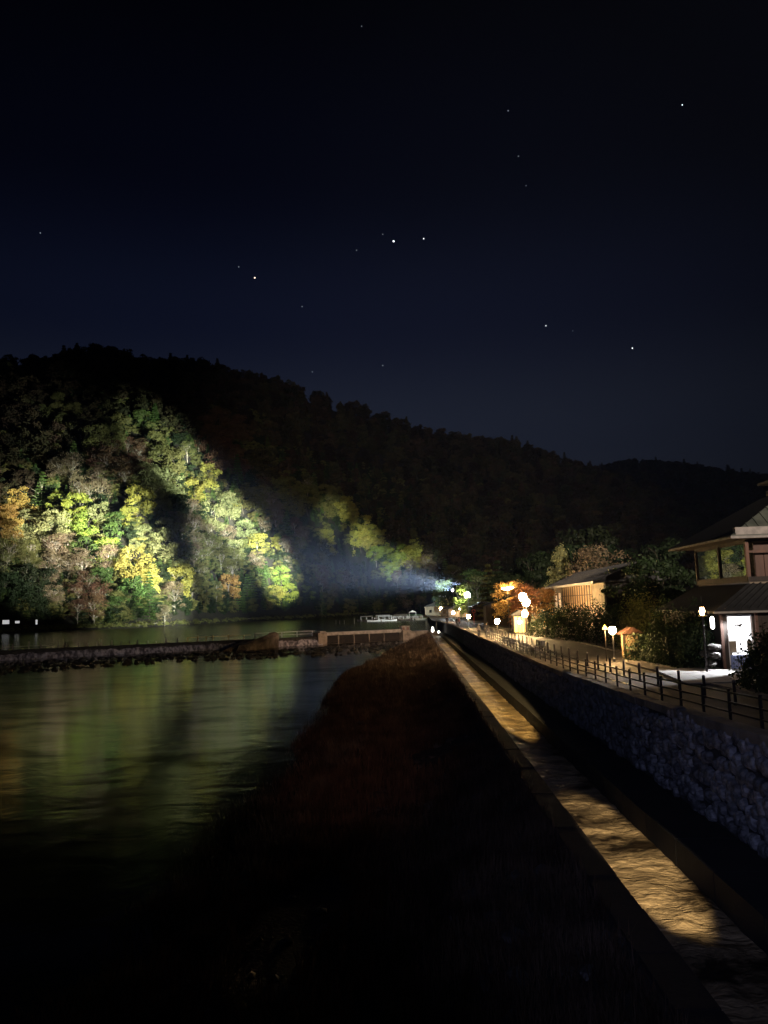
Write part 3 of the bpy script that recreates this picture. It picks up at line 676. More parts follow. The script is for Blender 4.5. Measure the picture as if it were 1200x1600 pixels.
# ================================================================== TREES
def leaf_quads(P, Nn, size, jitter=.35):
    n = len(P); a = rng.normal(size=(n, 3)); Nn = Nn + rng.normal(0, .55, (n, 3)); Nn /= np.linalg.norm(Nn, axis=1)[:, None] + 1e-9
    a = a - Nn * (a * Nn).sum(1)[:, None]; a /= np.linalg.norm(a, axis=1)[:, None] + 1e-9; b = np.cross(Nn, a)
    s = size * rng.uniform(.55, 1.25, n)[:, None]
    q = np.stack([P - a * s, P - b * s * .55 + a * s * .1, P + a * s * .95, P + b * s * .6 - a * s * .05], 1)
    return q.reshape(-1, 3)
def broad(seed, n, size, R=5., H=12., low=.32, sparse=1.):
    r = np.random.default_rng(seed); k = 26; lob = []
    for i in range(k):
        a = r.uniform(0, 6.28); e = r.uniform(-1, 1); zr = low + (1 - low) * (.5 + .45 * e); rr = R * math.sqrt(max(.05, 1 - (max(e, -.6) * .85) ** 2)) * r.uniform(.35, .86)
        lob.append((rr * math.cos(a), rr * math.sin(a), H * zr - .6, r.uniform(.22, .38) * R))
    P = []; Q = []
    per = n // k
    for x, y, z, s in lob:
        d = r.normal(size=(per, 3)); d /= np.linalg.norm(d, axis=1)[:, None]; d[:, 2] = np.where(r.random(per) < .65, np.abs(d[:, 2]), d[:, 2])
        rad = s * r.uniform(.55, 1.12, per)[:, None]; P.append(np.array([x, y, z]) + d * rad * np.array([1.1, 1.1, .8])); Q.append(d)
    return leaf_quads(np.concatenate(P), np.concatenate(Q), size)
def conifer(seed, n, size, R=3.2, H=15.):
    r = np.random.default_rng(seed); u = r.random(n) ** .75; z = H * (.12 + .88 * u); tier = (np.floor(u * 11) + r.random(n) * .35) / 11
    rr = R * (1 - u) ** .8 * r.uniform(.35, 1.1, n) + .15; a = r.uniform(0, 6.28, n); a = np.round(a * 2.2) / 2.2 + r.normal(0, .16, n) + u * 20
    P = np.stack([rr * np.cos(a), rr * np.sin(a), H * (.12 + .88 * tier) - rr * .18], -1); Q = np.stack([np.cos(a) * .3, np.sin(a) * .3, np.ones(n)], -1)
    return leaf_quads(P, Q, size)
def pine(seed, n, size):     # open crown of upright tufts
    r = np.random.default_rng(seed); P = []; Q = []; tufts_ = []
    for i in range(46):
        u = r.uniform(0, 1); a = r.uniform(0, 6.28); rr = 3.4 * (1 - u) ** .7 * r.uniform(.35, 1) + .1; tufts_.append((rr * math.cos(a), rr * math.sin(a), 2.4 + 9.2 * u))
    per = n // 46
    for x, y, z in tufts_:
        d = r.normal(size=(per, 3)); d[:, 2] = np.abs(d[:, 2]) * 1.6; P.append(np.array([x, y, z]) + d * .36); Q.append(d * np.array([1, 1, .2]))
    return leaf_quads(np.concatenate(P), np.concatenate(Q), size)
def twig(seed, n, R=5., H=12.):   # bare limbs ending in fine twigs
    r = random.Random(seed); mb = MB()
    def grow(p, d, L_, rad, dep):
        q = p + d * L_; mb.tube(p, q, rad, rad * .62, 4 if dep > 1 else 5)
        if dep >= 5: return
        for _ in range(3 if dep < 4 else 4):
            nd = (d + Vector((r.gauss(0, .5), r.gauss(0, .5), r.gauss(.08, .32)))).normalized(); grow(q, nd, L_ * r.uniform(.62, .85), rad * .6, dep + 1)
    grow(Vector((0, 0, H * .22)), Vector((0, 0, 1)), H * .19, .2, 1)
    return mb
def trunk_mesh(name, H, r0, seed, m, crownlow=.35, limbs=6):
    r = random.Random(seed); mb = MB(); p = Vector((0, 0, -1.2)); d = Vector((r.uniform(-.08, .08), r.uniform(-.08, .08), 1)); segs = 5; pts = [p]
    for i in range(segs): p = p + (d + Vector((r.uniform(-.12, .12), r.uniform(-.12, .12), 0))) * (H * .85 + 1.2) / segs; pts.append(p)
    for i in range(segs): mb.tube(pts[i], pts[i + 1], r0 * (1 - i / segs * .8), r0 * (1 - (i + 1) / segs * .8), 7)
    for k in range(limbs):
        i = r.randint(2, segs - 1); b = pts[i]; a = r.uniform(0, 6.28); e = b + Vector((math.cos(a), math.sin(a), .9)) * H * r.uniform(.12, .24)
        mb.tube(b, e, r0 * .42, r0 * .14, 5)
        for _ in range(2): mb.tube(e, e + Vector((math.cos(a) + r.uniform(-.6, .6), math.sin(a) + r.uniform(-.6, .6), r.uniform(.3, 1))) * H * .1, r0 * .15, r0 * .05, 4)
    o = mb.build(name, m); me = o.data; bpy.data.objects.remove(o); return me
CR = {}
for i in range(5): CR['broad%d' % i] = npmesh('crown', broad(11 + i, 3400, .34, R=5 + .3 * i, H=11.5 + .7 * (i % 3), low=(.14, .06, .2, .05, .12)[i]), 4, LEAF['olive'])
for i in range(2): CR['conifer%d' % i] = npmesh('crown', conifer(31 + i, 3400, .36), 4, LEAF['green'])
CR['pine0'] = npmesh('crown', pine(41, 4600, .20), 4, LEAF['pale'])
for i in range(2): CR['fine%d' % i] = npmesh('crown', broad(61 + i, 2900, .19, R=4.6, H=12, low=.3), 4, LEAF['rust'])
TR = {'bark': [trunk_mesh('trunk', 11, .26, 70 + i, M['bark']) for i in range(3)], 'pale': [trunk_mesh('trunk', 11, .24, 80 + i, M['palebark'], limbs=11) for i in range(3)]}
_tw = twig(5, 0).build('branches', M['palebark']); TW = _tw.data; bpy.data.objects.remove(_tw)

CRC = {}
def tree(loc, proto, colour, scale, rz, label, group, name='broadleaf_tree', bark='bark', squash=1., cat='tree', bare=False):
    t_ = thing(name, label, cat, loc, rz, group); t_.scale = (scale, scale, scale * squash)
    inst('trunk', rnd.choice(TR[bark]), t_)
    if (proto, colour) not in CRC:
        m_ = CR[proto].copy(); m_.materials[0] = LEAF[colour]; CRC[(proto, colour)] = m_
    c = inst('crown', CRC[(proto, colour)], t_)
    if bare: inst('branches', TW, t_)
    return t_

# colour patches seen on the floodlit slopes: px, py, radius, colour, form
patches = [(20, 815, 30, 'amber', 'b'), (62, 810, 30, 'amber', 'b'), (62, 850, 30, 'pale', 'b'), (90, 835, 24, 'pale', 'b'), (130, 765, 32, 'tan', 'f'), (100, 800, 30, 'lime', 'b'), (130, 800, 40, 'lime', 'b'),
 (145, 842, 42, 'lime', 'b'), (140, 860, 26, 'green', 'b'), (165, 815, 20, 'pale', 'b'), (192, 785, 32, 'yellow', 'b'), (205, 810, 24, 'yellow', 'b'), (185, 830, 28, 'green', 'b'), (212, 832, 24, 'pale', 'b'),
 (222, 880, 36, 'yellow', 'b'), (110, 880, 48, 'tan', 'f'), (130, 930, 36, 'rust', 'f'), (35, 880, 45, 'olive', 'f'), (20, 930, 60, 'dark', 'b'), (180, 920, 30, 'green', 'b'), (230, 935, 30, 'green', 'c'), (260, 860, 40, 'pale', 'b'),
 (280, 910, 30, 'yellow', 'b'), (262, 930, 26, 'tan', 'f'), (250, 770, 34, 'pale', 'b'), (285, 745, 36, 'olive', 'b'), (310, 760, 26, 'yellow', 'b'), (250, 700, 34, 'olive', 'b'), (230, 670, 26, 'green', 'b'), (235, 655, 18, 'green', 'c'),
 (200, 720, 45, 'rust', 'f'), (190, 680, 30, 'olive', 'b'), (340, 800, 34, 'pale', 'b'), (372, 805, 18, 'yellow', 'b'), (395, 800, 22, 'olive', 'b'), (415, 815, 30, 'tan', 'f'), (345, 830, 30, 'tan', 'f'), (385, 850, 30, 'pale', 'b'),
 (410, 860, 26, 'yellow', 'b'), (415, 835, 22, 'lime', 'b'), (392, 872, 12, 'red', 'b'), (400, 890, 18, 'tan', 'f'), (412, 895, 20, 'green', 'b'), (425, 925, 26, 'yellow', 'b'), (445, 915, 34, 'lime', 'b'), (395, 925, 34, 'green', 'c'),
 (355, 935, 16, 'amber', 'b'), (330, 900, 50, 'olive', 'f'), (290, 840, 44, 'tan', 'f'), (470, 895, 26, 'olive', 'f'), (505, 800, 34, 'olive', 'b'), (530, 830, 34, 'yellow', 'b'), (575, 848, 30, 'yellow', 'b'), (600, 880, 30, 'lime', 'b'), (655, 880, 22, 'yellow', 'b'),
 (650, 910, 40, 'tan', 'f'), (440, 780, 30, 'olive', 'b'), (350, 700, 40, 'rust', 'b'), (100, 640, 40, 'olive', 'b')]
def zone(px, py):
    if px < 235 and py > 730: return 'floodlit left grove'
    if px < 345 and py > 830: return 'right flank of the left grove'
    if px < 330 and py <= 830: return 'slope above the left grove'
    if px < 490: return 'floodlit middle spur'
    if px < 620: return 'dim valley right of the middle spur'
    return 'slope beyond the boat landing'
cand = []; rest = []
tv = -.80
while tv < .5:
    y0 = float(Y0t(tv)); y1 = float(Y1t(tv)); Y = y0 + 3
    while Y < y1 + 14:
        tj = tv + rnd.uniform(-.45, .45) * 9 / Y; Yj = Y + rnd.uniform(-3.4, 3.4); s = (Yj - y0) / (y1 - y0)
        z = float(hill_z(np.array(tj), np.array(Yj))); P = (tj * Yj, Yj, z - .6); px, py = proj((P[0], P[1], P[2] + 7))
        (cand if (0 < px < 760 and s < .42 and py > 640) else rest).append((P, px, py, s)); Y += 8.8 + s * 3
    tv += 9.5 / (y0 + .3 * (y1 - y0))
under = []
for i in range(4200):
    tv = rnd.uniform(-.62, .16); y0 = float(Y0t(tv)); y1 = float(Y1t(tv)); s = rnd.random() ** 1.2 * .5; Y = y0 + 1 + s * (y1 - y0)
    z = float(hill_z(np.array(tv), np.array(Y))); px, py = proj((tv * Y, Y, z + 3))
    if 0 < px < 800: under.append(((tv * Y, Y, z - .8), px, py, s))
# choose the ones that show: big in the picture and inside the lit patches
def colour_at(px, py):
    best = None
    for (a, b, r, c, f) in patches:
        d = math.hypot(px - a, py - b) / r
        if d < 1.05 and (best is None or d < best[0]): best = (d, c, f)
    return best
scored = []
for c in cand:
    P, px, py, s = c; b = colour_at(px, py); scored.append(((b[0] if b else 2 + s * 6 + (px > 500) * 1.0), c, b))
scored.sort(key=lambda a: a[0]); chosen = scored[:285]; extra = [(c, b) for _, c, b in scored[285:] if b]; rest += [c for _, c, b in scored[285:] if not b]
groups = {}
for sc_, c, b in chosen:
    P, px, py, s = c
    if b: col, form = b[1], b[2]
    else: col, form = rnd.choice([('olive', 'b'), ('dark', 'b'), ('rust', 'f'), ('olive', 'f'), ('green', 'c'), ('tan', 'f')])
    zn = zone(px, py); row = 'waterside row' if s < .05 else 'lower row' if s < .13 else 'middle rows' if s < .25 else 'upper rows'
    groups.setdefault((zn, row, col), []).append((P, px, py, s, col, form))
words = {'yellow': 'bright yellow', 'amber': 'amber gold', 'lime': 'lime green', 'green': 'deep green', 'olive': 'olive brown', 'pale': 'pale green', 'tan': 'greyish tan', 'rust': 'rusty brown', 'red': 'red', 'dark': 'nearly black', 'orange': 'orange'}
for (zn, row, col), lst in groups.items():
    lst.sort(key=lambda a: a[1])
    for i, (P, px, py, s, col, form) in enumerate(lst):
        pos = 'only one of its colour there' if len(lst) == 1 else '%s from the left' % ORD[i]
        kindw = {'b': 'leafy tree', 'f': 'thin-leaved tree', 'c': 'conical tree'}[form]
        lb = '%s %s, %s from left, %s, %s' % (words[col], kindw, ORD[i], row, zn)
        if len(lst) == 1: lb = '%s %s in %s of %s' % (words[col], kindw, row, zn)
        pr = {'b': 'broad%d' % rnd.randrange(5), 'f': 'fine%d' % rnd.randrange(2), 'c': 'conifer%d' % rnd.randrange(2)}[form]
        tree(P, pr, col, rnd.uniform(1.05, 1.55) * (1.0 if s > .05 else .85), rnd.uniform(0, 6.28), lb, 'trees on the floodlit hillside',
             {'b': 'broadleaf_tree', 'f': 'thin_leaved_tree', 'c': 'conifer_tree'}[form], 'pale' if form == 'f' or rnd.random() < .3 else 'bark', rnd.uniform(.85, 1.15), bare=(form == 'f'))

# the rest of the wood is one mass: instances of four crowns on points
FC = [npmesh('forest_crown', broad(101 + i, 1700, .50, R=5.2, H=11, low=.1), 4, M['forest']) for i in range(3)] + [npmesh('forest_crown', conifer(111, 1500, .55), 4, M['forest'])]
# far hill trees
tv = .03
while tv < .8:
    Y = FY0
    while Y < FY1 + 30:
        Yj = Y + rnd.uniform(-8, 8); tj = tv + rnd.uniform(-.006, .006); rest.append(((tj * Yj, Yj, float(far_z(np.array(tj), np.array(Yj))) - .5), 0, 0, 1.0)); Y += 26 if Y < FY1 - 60 else 12
    tv += .0105
FR = rest
def forest(name, pts, label, srcs=None, picks=None, k=1.):
    me = bpy.data.meshes.new(name); me.from_pydata([p[0] for p in pts], [], []); o = bpy.data.objects.new(name, me); C.objects.link(o)
    for nm, vals in (('rot', [rnd.uniform(0, 6.28) for _ in pts]), ('scl', [k * rnd.uniform(.95, 1.65) * (1.35 if p[0][1] > 950 else 1) for p in pts])):
        a_ = me.attributes.new(nm, 'FLOAT', 'POINT'); a_.data.foreach_set('value', vals)
    a_ = me.attributes.new('pick', 'INT', 'POINT'); a_.data.foreach_set('value', picks or [rnd.choice([0, 1, 2, 0, 1, 2, 0, 1, 2, 0, 1, 2, 3]) for _ in pts])
    ng = bpy.data.node_groups.new(name, 'GeometryNodeTree'); ng.interface.new_socket('Geometry', in_out='INPUT', socket_type='NodeSocketGeometry'); ng.interface.new_socket('Geometry', in_out='OUTPUT', socket_type='NodeSocketGeometry')
    n_ = ng.nodes; l_ = ng.links; gi = n_.new('NodeGroupInput'); go = n_.new('NodeGroupOutput'); ip = n_.new('GeometryNodeInstanceOnPoints')
    g2i = n_.new('GeometryNodeJoinGeometry')
    for me_ in reversed(srcs or FCO):
        oi = n_.new('GeometryNodeObjectInfo'); oi.inputs['Object'].default_value = me_; oi.inputs['As Instance'].default_value = True; l_.new(oi.outputs['Geometry'], g2i.inputs[0])
    def at_(nm, tp):
        a = n_.new('GeometryNodeInputNamedAttribute'); a.data_type = tp; a.inputs['Name'].default_value = nm; return a.outputs['Attribute']
    cx = n_.new('ShaderNodeCombineXYZ'); l_.new(at_('rot', 'FLOAT'), cx.inputs['Z'])
    l_.new(gi.outputs[0], ip.inputs['Points']); l_.new(g2i.outputs[0], ip.inputs['Instance']); ip.inputs['Pick Instance'].default_value = True
    l_.new(at_('pick', 'INT'), ip.inputs['Instance Index']); l_.new(cx.outputs[0], ip.inputs['Rotation']); l_.new(at_('scl', 'FLOAT'), ip.inputs['Scale'])
    l_.new(ip.outputs[0], go.inputs[0]); md = o.modifiers.new('forest', 'NODES'); md.node_group = ng
    return tag(o, label, 'forest', kind='stuff')
# four sample trees of the wood stand on the far side of the slope and lend their crowns
FCO = []
for i, me_ in enumerate(FC):
    t0 = -.2 + .12 * i; Yq = float(Y1t(t0)) + 18
    t_ = thing('forest_tree', '%s dark tree just behind the skyline of the big hill, counting from the left' % ORD[i], 'tree', (t0 * Yq, Yq, float(hill_z(np.array(t0), np.array(Yq)))), 0, 'trees behind the skyline')
    inst('trunk', TR['bark'][0], t_); FCO.append(inst('crown', me_, t_))
forest('forest', FR, 'dark mixed wood covering the hillsides above the river')

_src = {}
for o in list(C.objects):
    if o.type == 'MESH' and o.name.startswith('crown'):
        for (pr, col), me_ in CRC.items():
            if o.data == me_: _src.setdefault(col, o)
_ks = sorted(_src)
_ex = [(c, b) for c, b in extra if b[1] in _ks]
_mut = [k for k in ('olive', 'dark', 'green', 'dark') if k in _ks]  # mostly dark leaf colours, painting shade gaps between the lit crowns
def _under(px, py):
    b = colour_at(px, py)
    return b[1] if b and b[1] in _ks and rnd.random() < .12 else rnd.choice(_mut)
forest('hillside_undergrowth', under, 'smaller trees and saplings filling the slope between the large trees', [_src[k] for k in _ks], [_ks.index(_under(p[1], p[2])) for p in under], .44)
if _ex: forest('hillside_wood', [c for c, b in _ex], 'mixed autumn trees filling in between the floodlit trees', [_src[k] for k in _ks], [_ks.index(b[1]) for c, b in _ex])
# shrubs on the far bank
pts = []; P = []; Q = []
for i in range(420):
    tv = rnd.uniform(-.6, .0); Y = float(Y0t(tv)) - rnd.uniform(0, 3); r = rnd.uniform(.6, 1.8); n = 60
    d = rng.normal(size=(n, 3)); d /= np.linalg.norm(d, axis=1)[:, None]; d[:, 2] = np.abs(d[:, 2])
    P.append(np.array([tv * Y, Y, -5.9 + rnd.uniform(0, 1.2)]) + d * r * np.array([1.3, 1, 1.])); Q.append(d)
o = bpy.data.objects.new('bank_shrubs', npmesh('bank_shrubs', leaf_quads(np.concatenate(P), np.concatenate(Q), .3), 4, LEAF['olive'])); C.objects.link(o)
tag(o, 'low shrubs and reeds along the foot of the far bank', 'shrubs', kind='stuff')
# pale path edge on the far bank
mb = MB(); Tt = np.linspace(-.37, -.16, 60)
for a, b in zip(Tt[:-1], Tt[1:]):
    ya, yb = float(Y0t(a)) - 1.2, float(Y0t(b)) - 1.2
    mb.add([(a * ya, ya, -6.4), (b * yb, yb, -6.4), (b * yb, yb, -4.3), (a * ya, ya, -4.3), (a * (ya + 3), ya + 3, -4.3), (b * (yb + 3), yb + 3, -4.3)], [(0, 1, 2, 3), (3, 2, 5, 4)])
tag(mb.build('bank_path', M['coping']), kind='structure')
# white lit signs on the left shore
for (px, py, ww, hh, lb) in ((9, 972, 2.6, 1.5, 'largest white lit board under the trees at the left edge'), (27, 972, 1.7, .9, 'second small white board right of the largest one'), (57, 972, .7, 1.8, 'narrow upright white board right of the other two')):
    p = at(px, py, 292); t_ = thing('signboard', lb, 'sign', (p.x, p.y, -6.2), group='white boards on the left shore')
    MB().box(-ww / 2, 0, p.z + 6.2 - hh / 2, ww / 2, .1, p.z + 6.2 + hh / 2).build('board', mat('lit_board', (.8, .8, .8), .6, emit=(1, 1, 1), estr=.45), t_)
    for x in (-ww * .35, ww * .35): MB().box(x - .06, .1, -.2, x + .06, .2, p.z + 6.2).build('leg', M['wood'], t_)

# ---- right bank trees
def put(px, ybase, Y, proto, col, hpx, lbl, name='broadleaf_tree', bark='bark', sq=1., H0=12.5, grp='trees along the riverside road', zb=None, bare=False):
    p = at(px, 940, Y); z = zb if zb is not None else roadz(Y) - .05; ht = hpx * Y / 1200.
    return tree((p.x, Y, z), proto, col, ht / H0, rnd.uniform(0, 6.28), lbl, grp, name, bark, sq, bare=bare)
put(880, 0, 128, 'pine0', 'pale', 122, 'pale green pine with upright tufts behind the lattice house', 'pine_tree')
put(822, 0, 112, 'broad0', 'orange', 78, 'orange maple glowing beside the street lamps', 'maple_tree')
put(800, 0, 124, 'broad2', 'amber', 70, 'amber maple left of the brightest street lamp', 'maple_tree')
put(846, 0, 116, 'broad1', 'orange', 66, 'orange maple against the left end of the lattice house', 'maple_tree')
put(938, 0, 118, 'fine0', 'tan', 132, 'tall tan tree rising behind the lattice house roof')
put(962, 0, 108, 'fine1', 'rust', 110, 'brown tree between lattice house and pale gable')
put(990, 0, 90, 'broad3', 'dark', 120, 'black leafy tree left of the tea house roof')
put(1022, 0, 82, 'broad2', 'dark', 120, 'black tree with bare trunks just left of the tea house eave')
put(780, 0, 165, 'conifer0', 'dark', 100, 'tall dark cedar right of the floodlights', 'cedar_tree', H0=15)
put(765, 0, 178, 'conifer1', 'olive', 92, 'olive cedar left of the tall dark cedar', 'cedar_tree', H0=15)
put(795, 0, 150, 'broad1', 'dark', 80, 'dark round tree behind the amber maple')
put(752, 0, 246, 'broad3', 'olive', 70, 'olive tree lit from the side by the white floodlight')
put(720, 0, 231, 'broad1', 'lime', 30, 'vivid green tree in front of the white floodlight', sq=1.75)
put(745, 0, 262, 'broad0', 'green', 78, 'green tree behind the white floodlight')
put(700, 0, 300, 'broad2', 'dark', 52, 'dark tree behind the boathouse')
put(835, 0, 175, 'broad0', 'dark', 110, 'dark tree far behind the orange maples')
put(860, 0, 190, 'broad3', 'dark', 120, 'dark tree far behind the pale pine, on its left')
put(905, 0, 170, 'broad1', 'dark', 120, 'dark tree behind the pale pine, on its right')
put(925, 0, 200, 'broad2', 'dark', 130, 'dark tree far behind the lattice house')
put(970, 0, 180, 'broad0', 'dark', 120, 'dark tree far behind the pale gable')
put(1040, 0, 160, 'broad0', 'dark', 130, 'dark tree far behind the tea house')
# garden behind the low wall: shrubs
def shrub(px, Y, w_, h_, col, lb, zb=None, lift=0.):
    p = at(px, 940, Y); n = 2600; r = np.random.default_rng(int(px * 7 + Y)); d = r.normal(size=(n, 3)); d /= np.linalg.norm(d, axis=1)[:, None]; d[:, 2] = np.abs(d[:, 2])
    k = 1 + .22 * np.sin(d[:, 0] * 5 + px) * np.cos(d[:, 1] * 6); Pp = d * np.array([w_ / 2, w_ / 2, h_]) * (k * r.uniform(.75, 1.05, n))[:, None]
    t_ = thing('shrub', lb, 'shrub', (p.x, Y, (roadz(Y) if zb is None else zb) + lift), 0, 'dark shrubs along the road')
    f_ = bpy.data.objects.new('foliage', npmesh('foliage', leaf_quads(Pp, d, .05 + w_ * .016), 4, LEAF[col])); C.objects.link(f_); f_.parent = t_
    MB().tube((0, 0, -.1), (.1, 0, h_ * .7), .07, .04, 6).build('stem', M['bark'], t_)
    return t_
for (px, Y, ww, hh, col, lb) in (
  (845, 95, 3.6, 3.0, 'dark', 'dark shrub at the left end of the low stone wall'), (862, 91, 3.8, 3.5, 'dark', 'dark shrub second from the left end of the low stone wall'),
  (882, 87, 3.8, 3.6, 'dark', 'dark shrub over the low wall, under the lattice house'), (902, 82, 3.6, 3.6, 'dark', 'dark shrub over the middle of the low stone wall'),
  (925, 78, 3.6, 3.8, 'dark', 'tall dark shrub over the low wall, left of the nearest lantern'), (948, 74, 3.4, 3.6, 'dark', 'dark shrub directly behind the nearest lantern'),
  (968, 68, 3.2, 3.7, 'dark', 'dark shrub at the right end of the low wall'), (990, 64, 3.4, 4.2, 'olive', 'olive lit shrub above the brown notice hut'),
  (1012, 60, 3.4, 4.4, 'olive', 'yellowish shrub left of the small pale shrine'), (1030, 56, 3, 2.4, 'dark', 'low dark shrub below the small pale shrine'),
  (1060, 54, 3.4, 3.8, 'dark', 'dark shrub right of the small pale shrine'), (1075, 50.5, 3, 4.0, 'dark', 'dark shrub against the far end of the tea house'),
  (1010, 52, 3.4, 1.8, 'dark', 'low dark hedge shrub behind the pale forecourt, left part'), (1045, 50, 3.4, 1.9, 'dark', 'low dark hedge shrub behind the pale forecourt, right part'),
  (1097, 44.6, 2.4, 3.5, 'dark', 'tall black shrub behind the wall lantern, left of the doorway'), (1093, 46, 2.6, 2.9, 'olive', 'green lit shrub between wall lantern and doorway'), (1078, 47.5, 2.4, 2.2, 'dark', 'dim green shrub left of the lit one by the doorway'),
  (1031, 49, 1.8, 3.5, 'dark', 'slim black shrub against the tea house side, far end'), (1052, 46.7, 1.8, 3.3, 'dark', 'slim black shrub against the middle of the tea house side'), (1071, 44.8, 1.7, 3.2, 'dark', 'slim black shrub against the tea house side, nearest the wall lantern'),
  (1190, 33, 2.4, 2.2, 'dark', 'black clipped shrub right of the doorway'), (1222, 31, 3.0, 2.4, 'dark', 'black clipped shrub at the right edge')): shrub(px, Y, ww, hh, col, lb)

# low stone wall along the inland pavement
lw = thing('garden_wall', 'low pale stone wall below the dark shrubs on the inland side', 'wall')
wy = np.linspace(57, 104, 33)
for a, b in zip(wy[:-1], wy[1:]):
    for r_ in range(3):
        x0 = inland(a) + 1.75; x1 = inland(b) + 1.75; z0a = roadz(a) + .38 * r_; z0b = roadz(b) + .38 * r_; j = rnd.uniform(-.025, .025); of = (r_ % 2) * .0
        MB().add([(x0 + j, a + .02, z0a), (x0 + .4, a + .02, z0a), (x1 + .4, b, z0b), (x1 + j, b, z0b), (x0 + j, a + .02, z0a + .365), (x0 + .4, a + .02, z0a + .365), (x1 + .4, b, z0b + .365), (x1 + j, b, z0b + .365)],
                 [(0, 3, 2, 1), (4, 5, 6, 7), (0, 1, 5, 4), (1, 2, 6, 5), (2, 3, 7, 6), (3, 0, 4, 7)]).build('block', M['coping'], lw)

# forecourt paving slabs
fc = []
gy = 35.0
k = 0
while gy < 43.5:
    gx = 12.2 + (gy - 35) * .15
    while gx < 17.4 + max(0, 41 - gy) * .3:
        o = MB().box(.006, .006, -.05, .994, .994, .0).build('paving_slab', M['paving'], None, loc=(gx, gy, roadz(gy) + .105)) if k == 0 else inst('paving_slab', slabme, None, (gx, gy, roadz(gy) + .105 + rnd.uniform(-.003, .003)))
        if k == 0: slabme = o.data
        fc.append(o); k += 1; gx += 1.0
    gy += 1.0
fr = sheet('forecourt', [(12.1, 34.9), (19.5, 34.9), (19.5, 44.2), (13.5, 44.2)], -3.86, M['walk'])
fr.data.vertices.foreach_set('co', [c for x, y in [(12.1, 34.9), (19.5, 34.9), (19.5, 44.2), (13.5, 44.2)] for c in (x, y, roadz(y) + .05)])
for o in fc: o.parent = fr

# ================================================================== TEA HOUSE
th = thing('tea_house', 'dark two storey tea house with wide hipped roof and brightly lit doorway', 'building')
def TB(name, m, *boxes, smooth=False, parent=None):
    mb = MB()
    for b in boxes: mb.box(*b)
    return mb.build(name, m, parent or th, smooth)
GZ = roadz(43) + .02
# ground floor: front wall with door opening X 17.15..18.35, facing the bridge (y=42.5)
TB('wall', M['wood'], (16.9, 42.5, GZ, 17.12, 42.75, -.95), (18.5, 42.5, GZ, 30, 42.75, -.95), (17.12, 42.5, -1.03, 18.5, 42.75, -.95))
TB('shaded_side_wall', M['dark'], (16.9, 42.75, GZ, 17.1, 52, -.95))  # near-black colour puts shade on this wall against the lantern light
TB('inner_wall', M['plaster'], (17.12, 44.4, GZ, 18.5, 44.5, -1.03))
d_ = TB('door', M['white'], (17.12, 42.56, GZ, 17.2, 42.7, -1.03), (18.42, 42.56, GZ, 18.5, 42.7, -1.03), (17.2, 42.56, -1.11, 18.42, 42.7, -1.03))
TB('transom', M['panel'], (17.22, 42.6, -2.42, 18.4, 42.64, -1.13), parent=d_)
TB('door_panel', M['plaster'], (17.22, 42.6, -3.0, 17.58, 42.64, -2.44), (18.16, 42.6, -3.0, 18.4, 42.64, -2.44), parent=d_)
TB('notice', M['panel'], (17.6, 42.595, -3.02, 18.14, 42.635, -2.45), parent=d_)
TB('notice_mark', M['wood'], (17.74, 42.585, -2.66, 17.84, 42.592, -2.54), parent=d_)
tm = MB()
for (x, z, a, b) in ((17.62, -1.62, .06, .05), (17.72, -1.58, .10, .05), (17.84, -1.60, .16, .07), (17.92, -1.55, .10, .04), (17.86, -1.66, .08, .04)):
    tm.add([(x - a, 42.59, z), (x, 42.59, z - b), (x + a, 42.59, z + b * .4), (x + a * .2, 42.59, z + b), (x - a, 42.597, z), (x, 42.597, z - b), (x + a, 42.597, z + b * .4), (x + a * .2, 42.597, z + b)],
           [(0, 1, 2, 3), (7, 6, 5, 4), (0, 4, 5, 1), (1, 5, 6, 2), (2, 6, 7, 3), (3, 7, 4, 0)])
tm.build('emblem', M['wood'], d_)
TB('curtain', M['blue'], (17.22, 42.58, GZ + .05, 17.60, 42.61, -3.18), (17.64, 42.58, GZ + .05, 18.0, 42.61, -3.18), (18.04, 42.58, GZ + .05, 18.4, 42.61, -3.18), parent=d_)
TB('shelf_lamp', M['panel'], (17.35, 42.52, -3.17, 17.7, 42.62, -3.06), (17.78, 42.52, -3.17, 18.16, 42.62, -3.06), parent=d_)
TB('post', M['redwood'], (18.6, 42.36, GZ, 18.75, 42.498, -.95)); TB('post', M['redwood'], (16.74, 42.4, GZ, 16.88, 42.55, -.95))
TB('downpipe', M['steel'], (19.9, 42.3, -2.9, 19.98, 42.38, -1.0)); TB('downpipe', M['steel'], (21.6, 42.3, -2.9, 21.68, 42.38, -1.0))
for i in range(12): TB('board', M['wood'], (19.0 + i * .8, 42.46, GZ, 19.76 + i * .8, 42.497, -1.2))
# lower roof: skirt
def roofpoly(name, pts, th_, m, parent=None): return MB().prism([Vector(p) for p in pts], (0, 0, -th_)).build(name, m, parent or th)
lr = roofpoly('lower_roof', [(16.0, 41.2, -.78), (31, 41.2, -.78), (31, 42.38, .62), (18.35, 42.38, .62)], .12, M['tile'])
lr2 = roofpoly('lower_roof', [(16.0, 41.203, -.78), (18.35, 42.383, .62), (18.35, 50, .62), (16.0, 51, -.78)], .12, M['tile'])
MB().bar((15.95, 41.17, -.86), (31, 41.17, -.86), .06, .10).build('gutter', M['trim'], th)
for i in range(34): MB().bar((16.4 + i * .43 + .2, 41.3, -.67), (18.5 + i * .37 + .2, 42.36, .66), .07, .06).build('tile_rib', M['tile'], th)
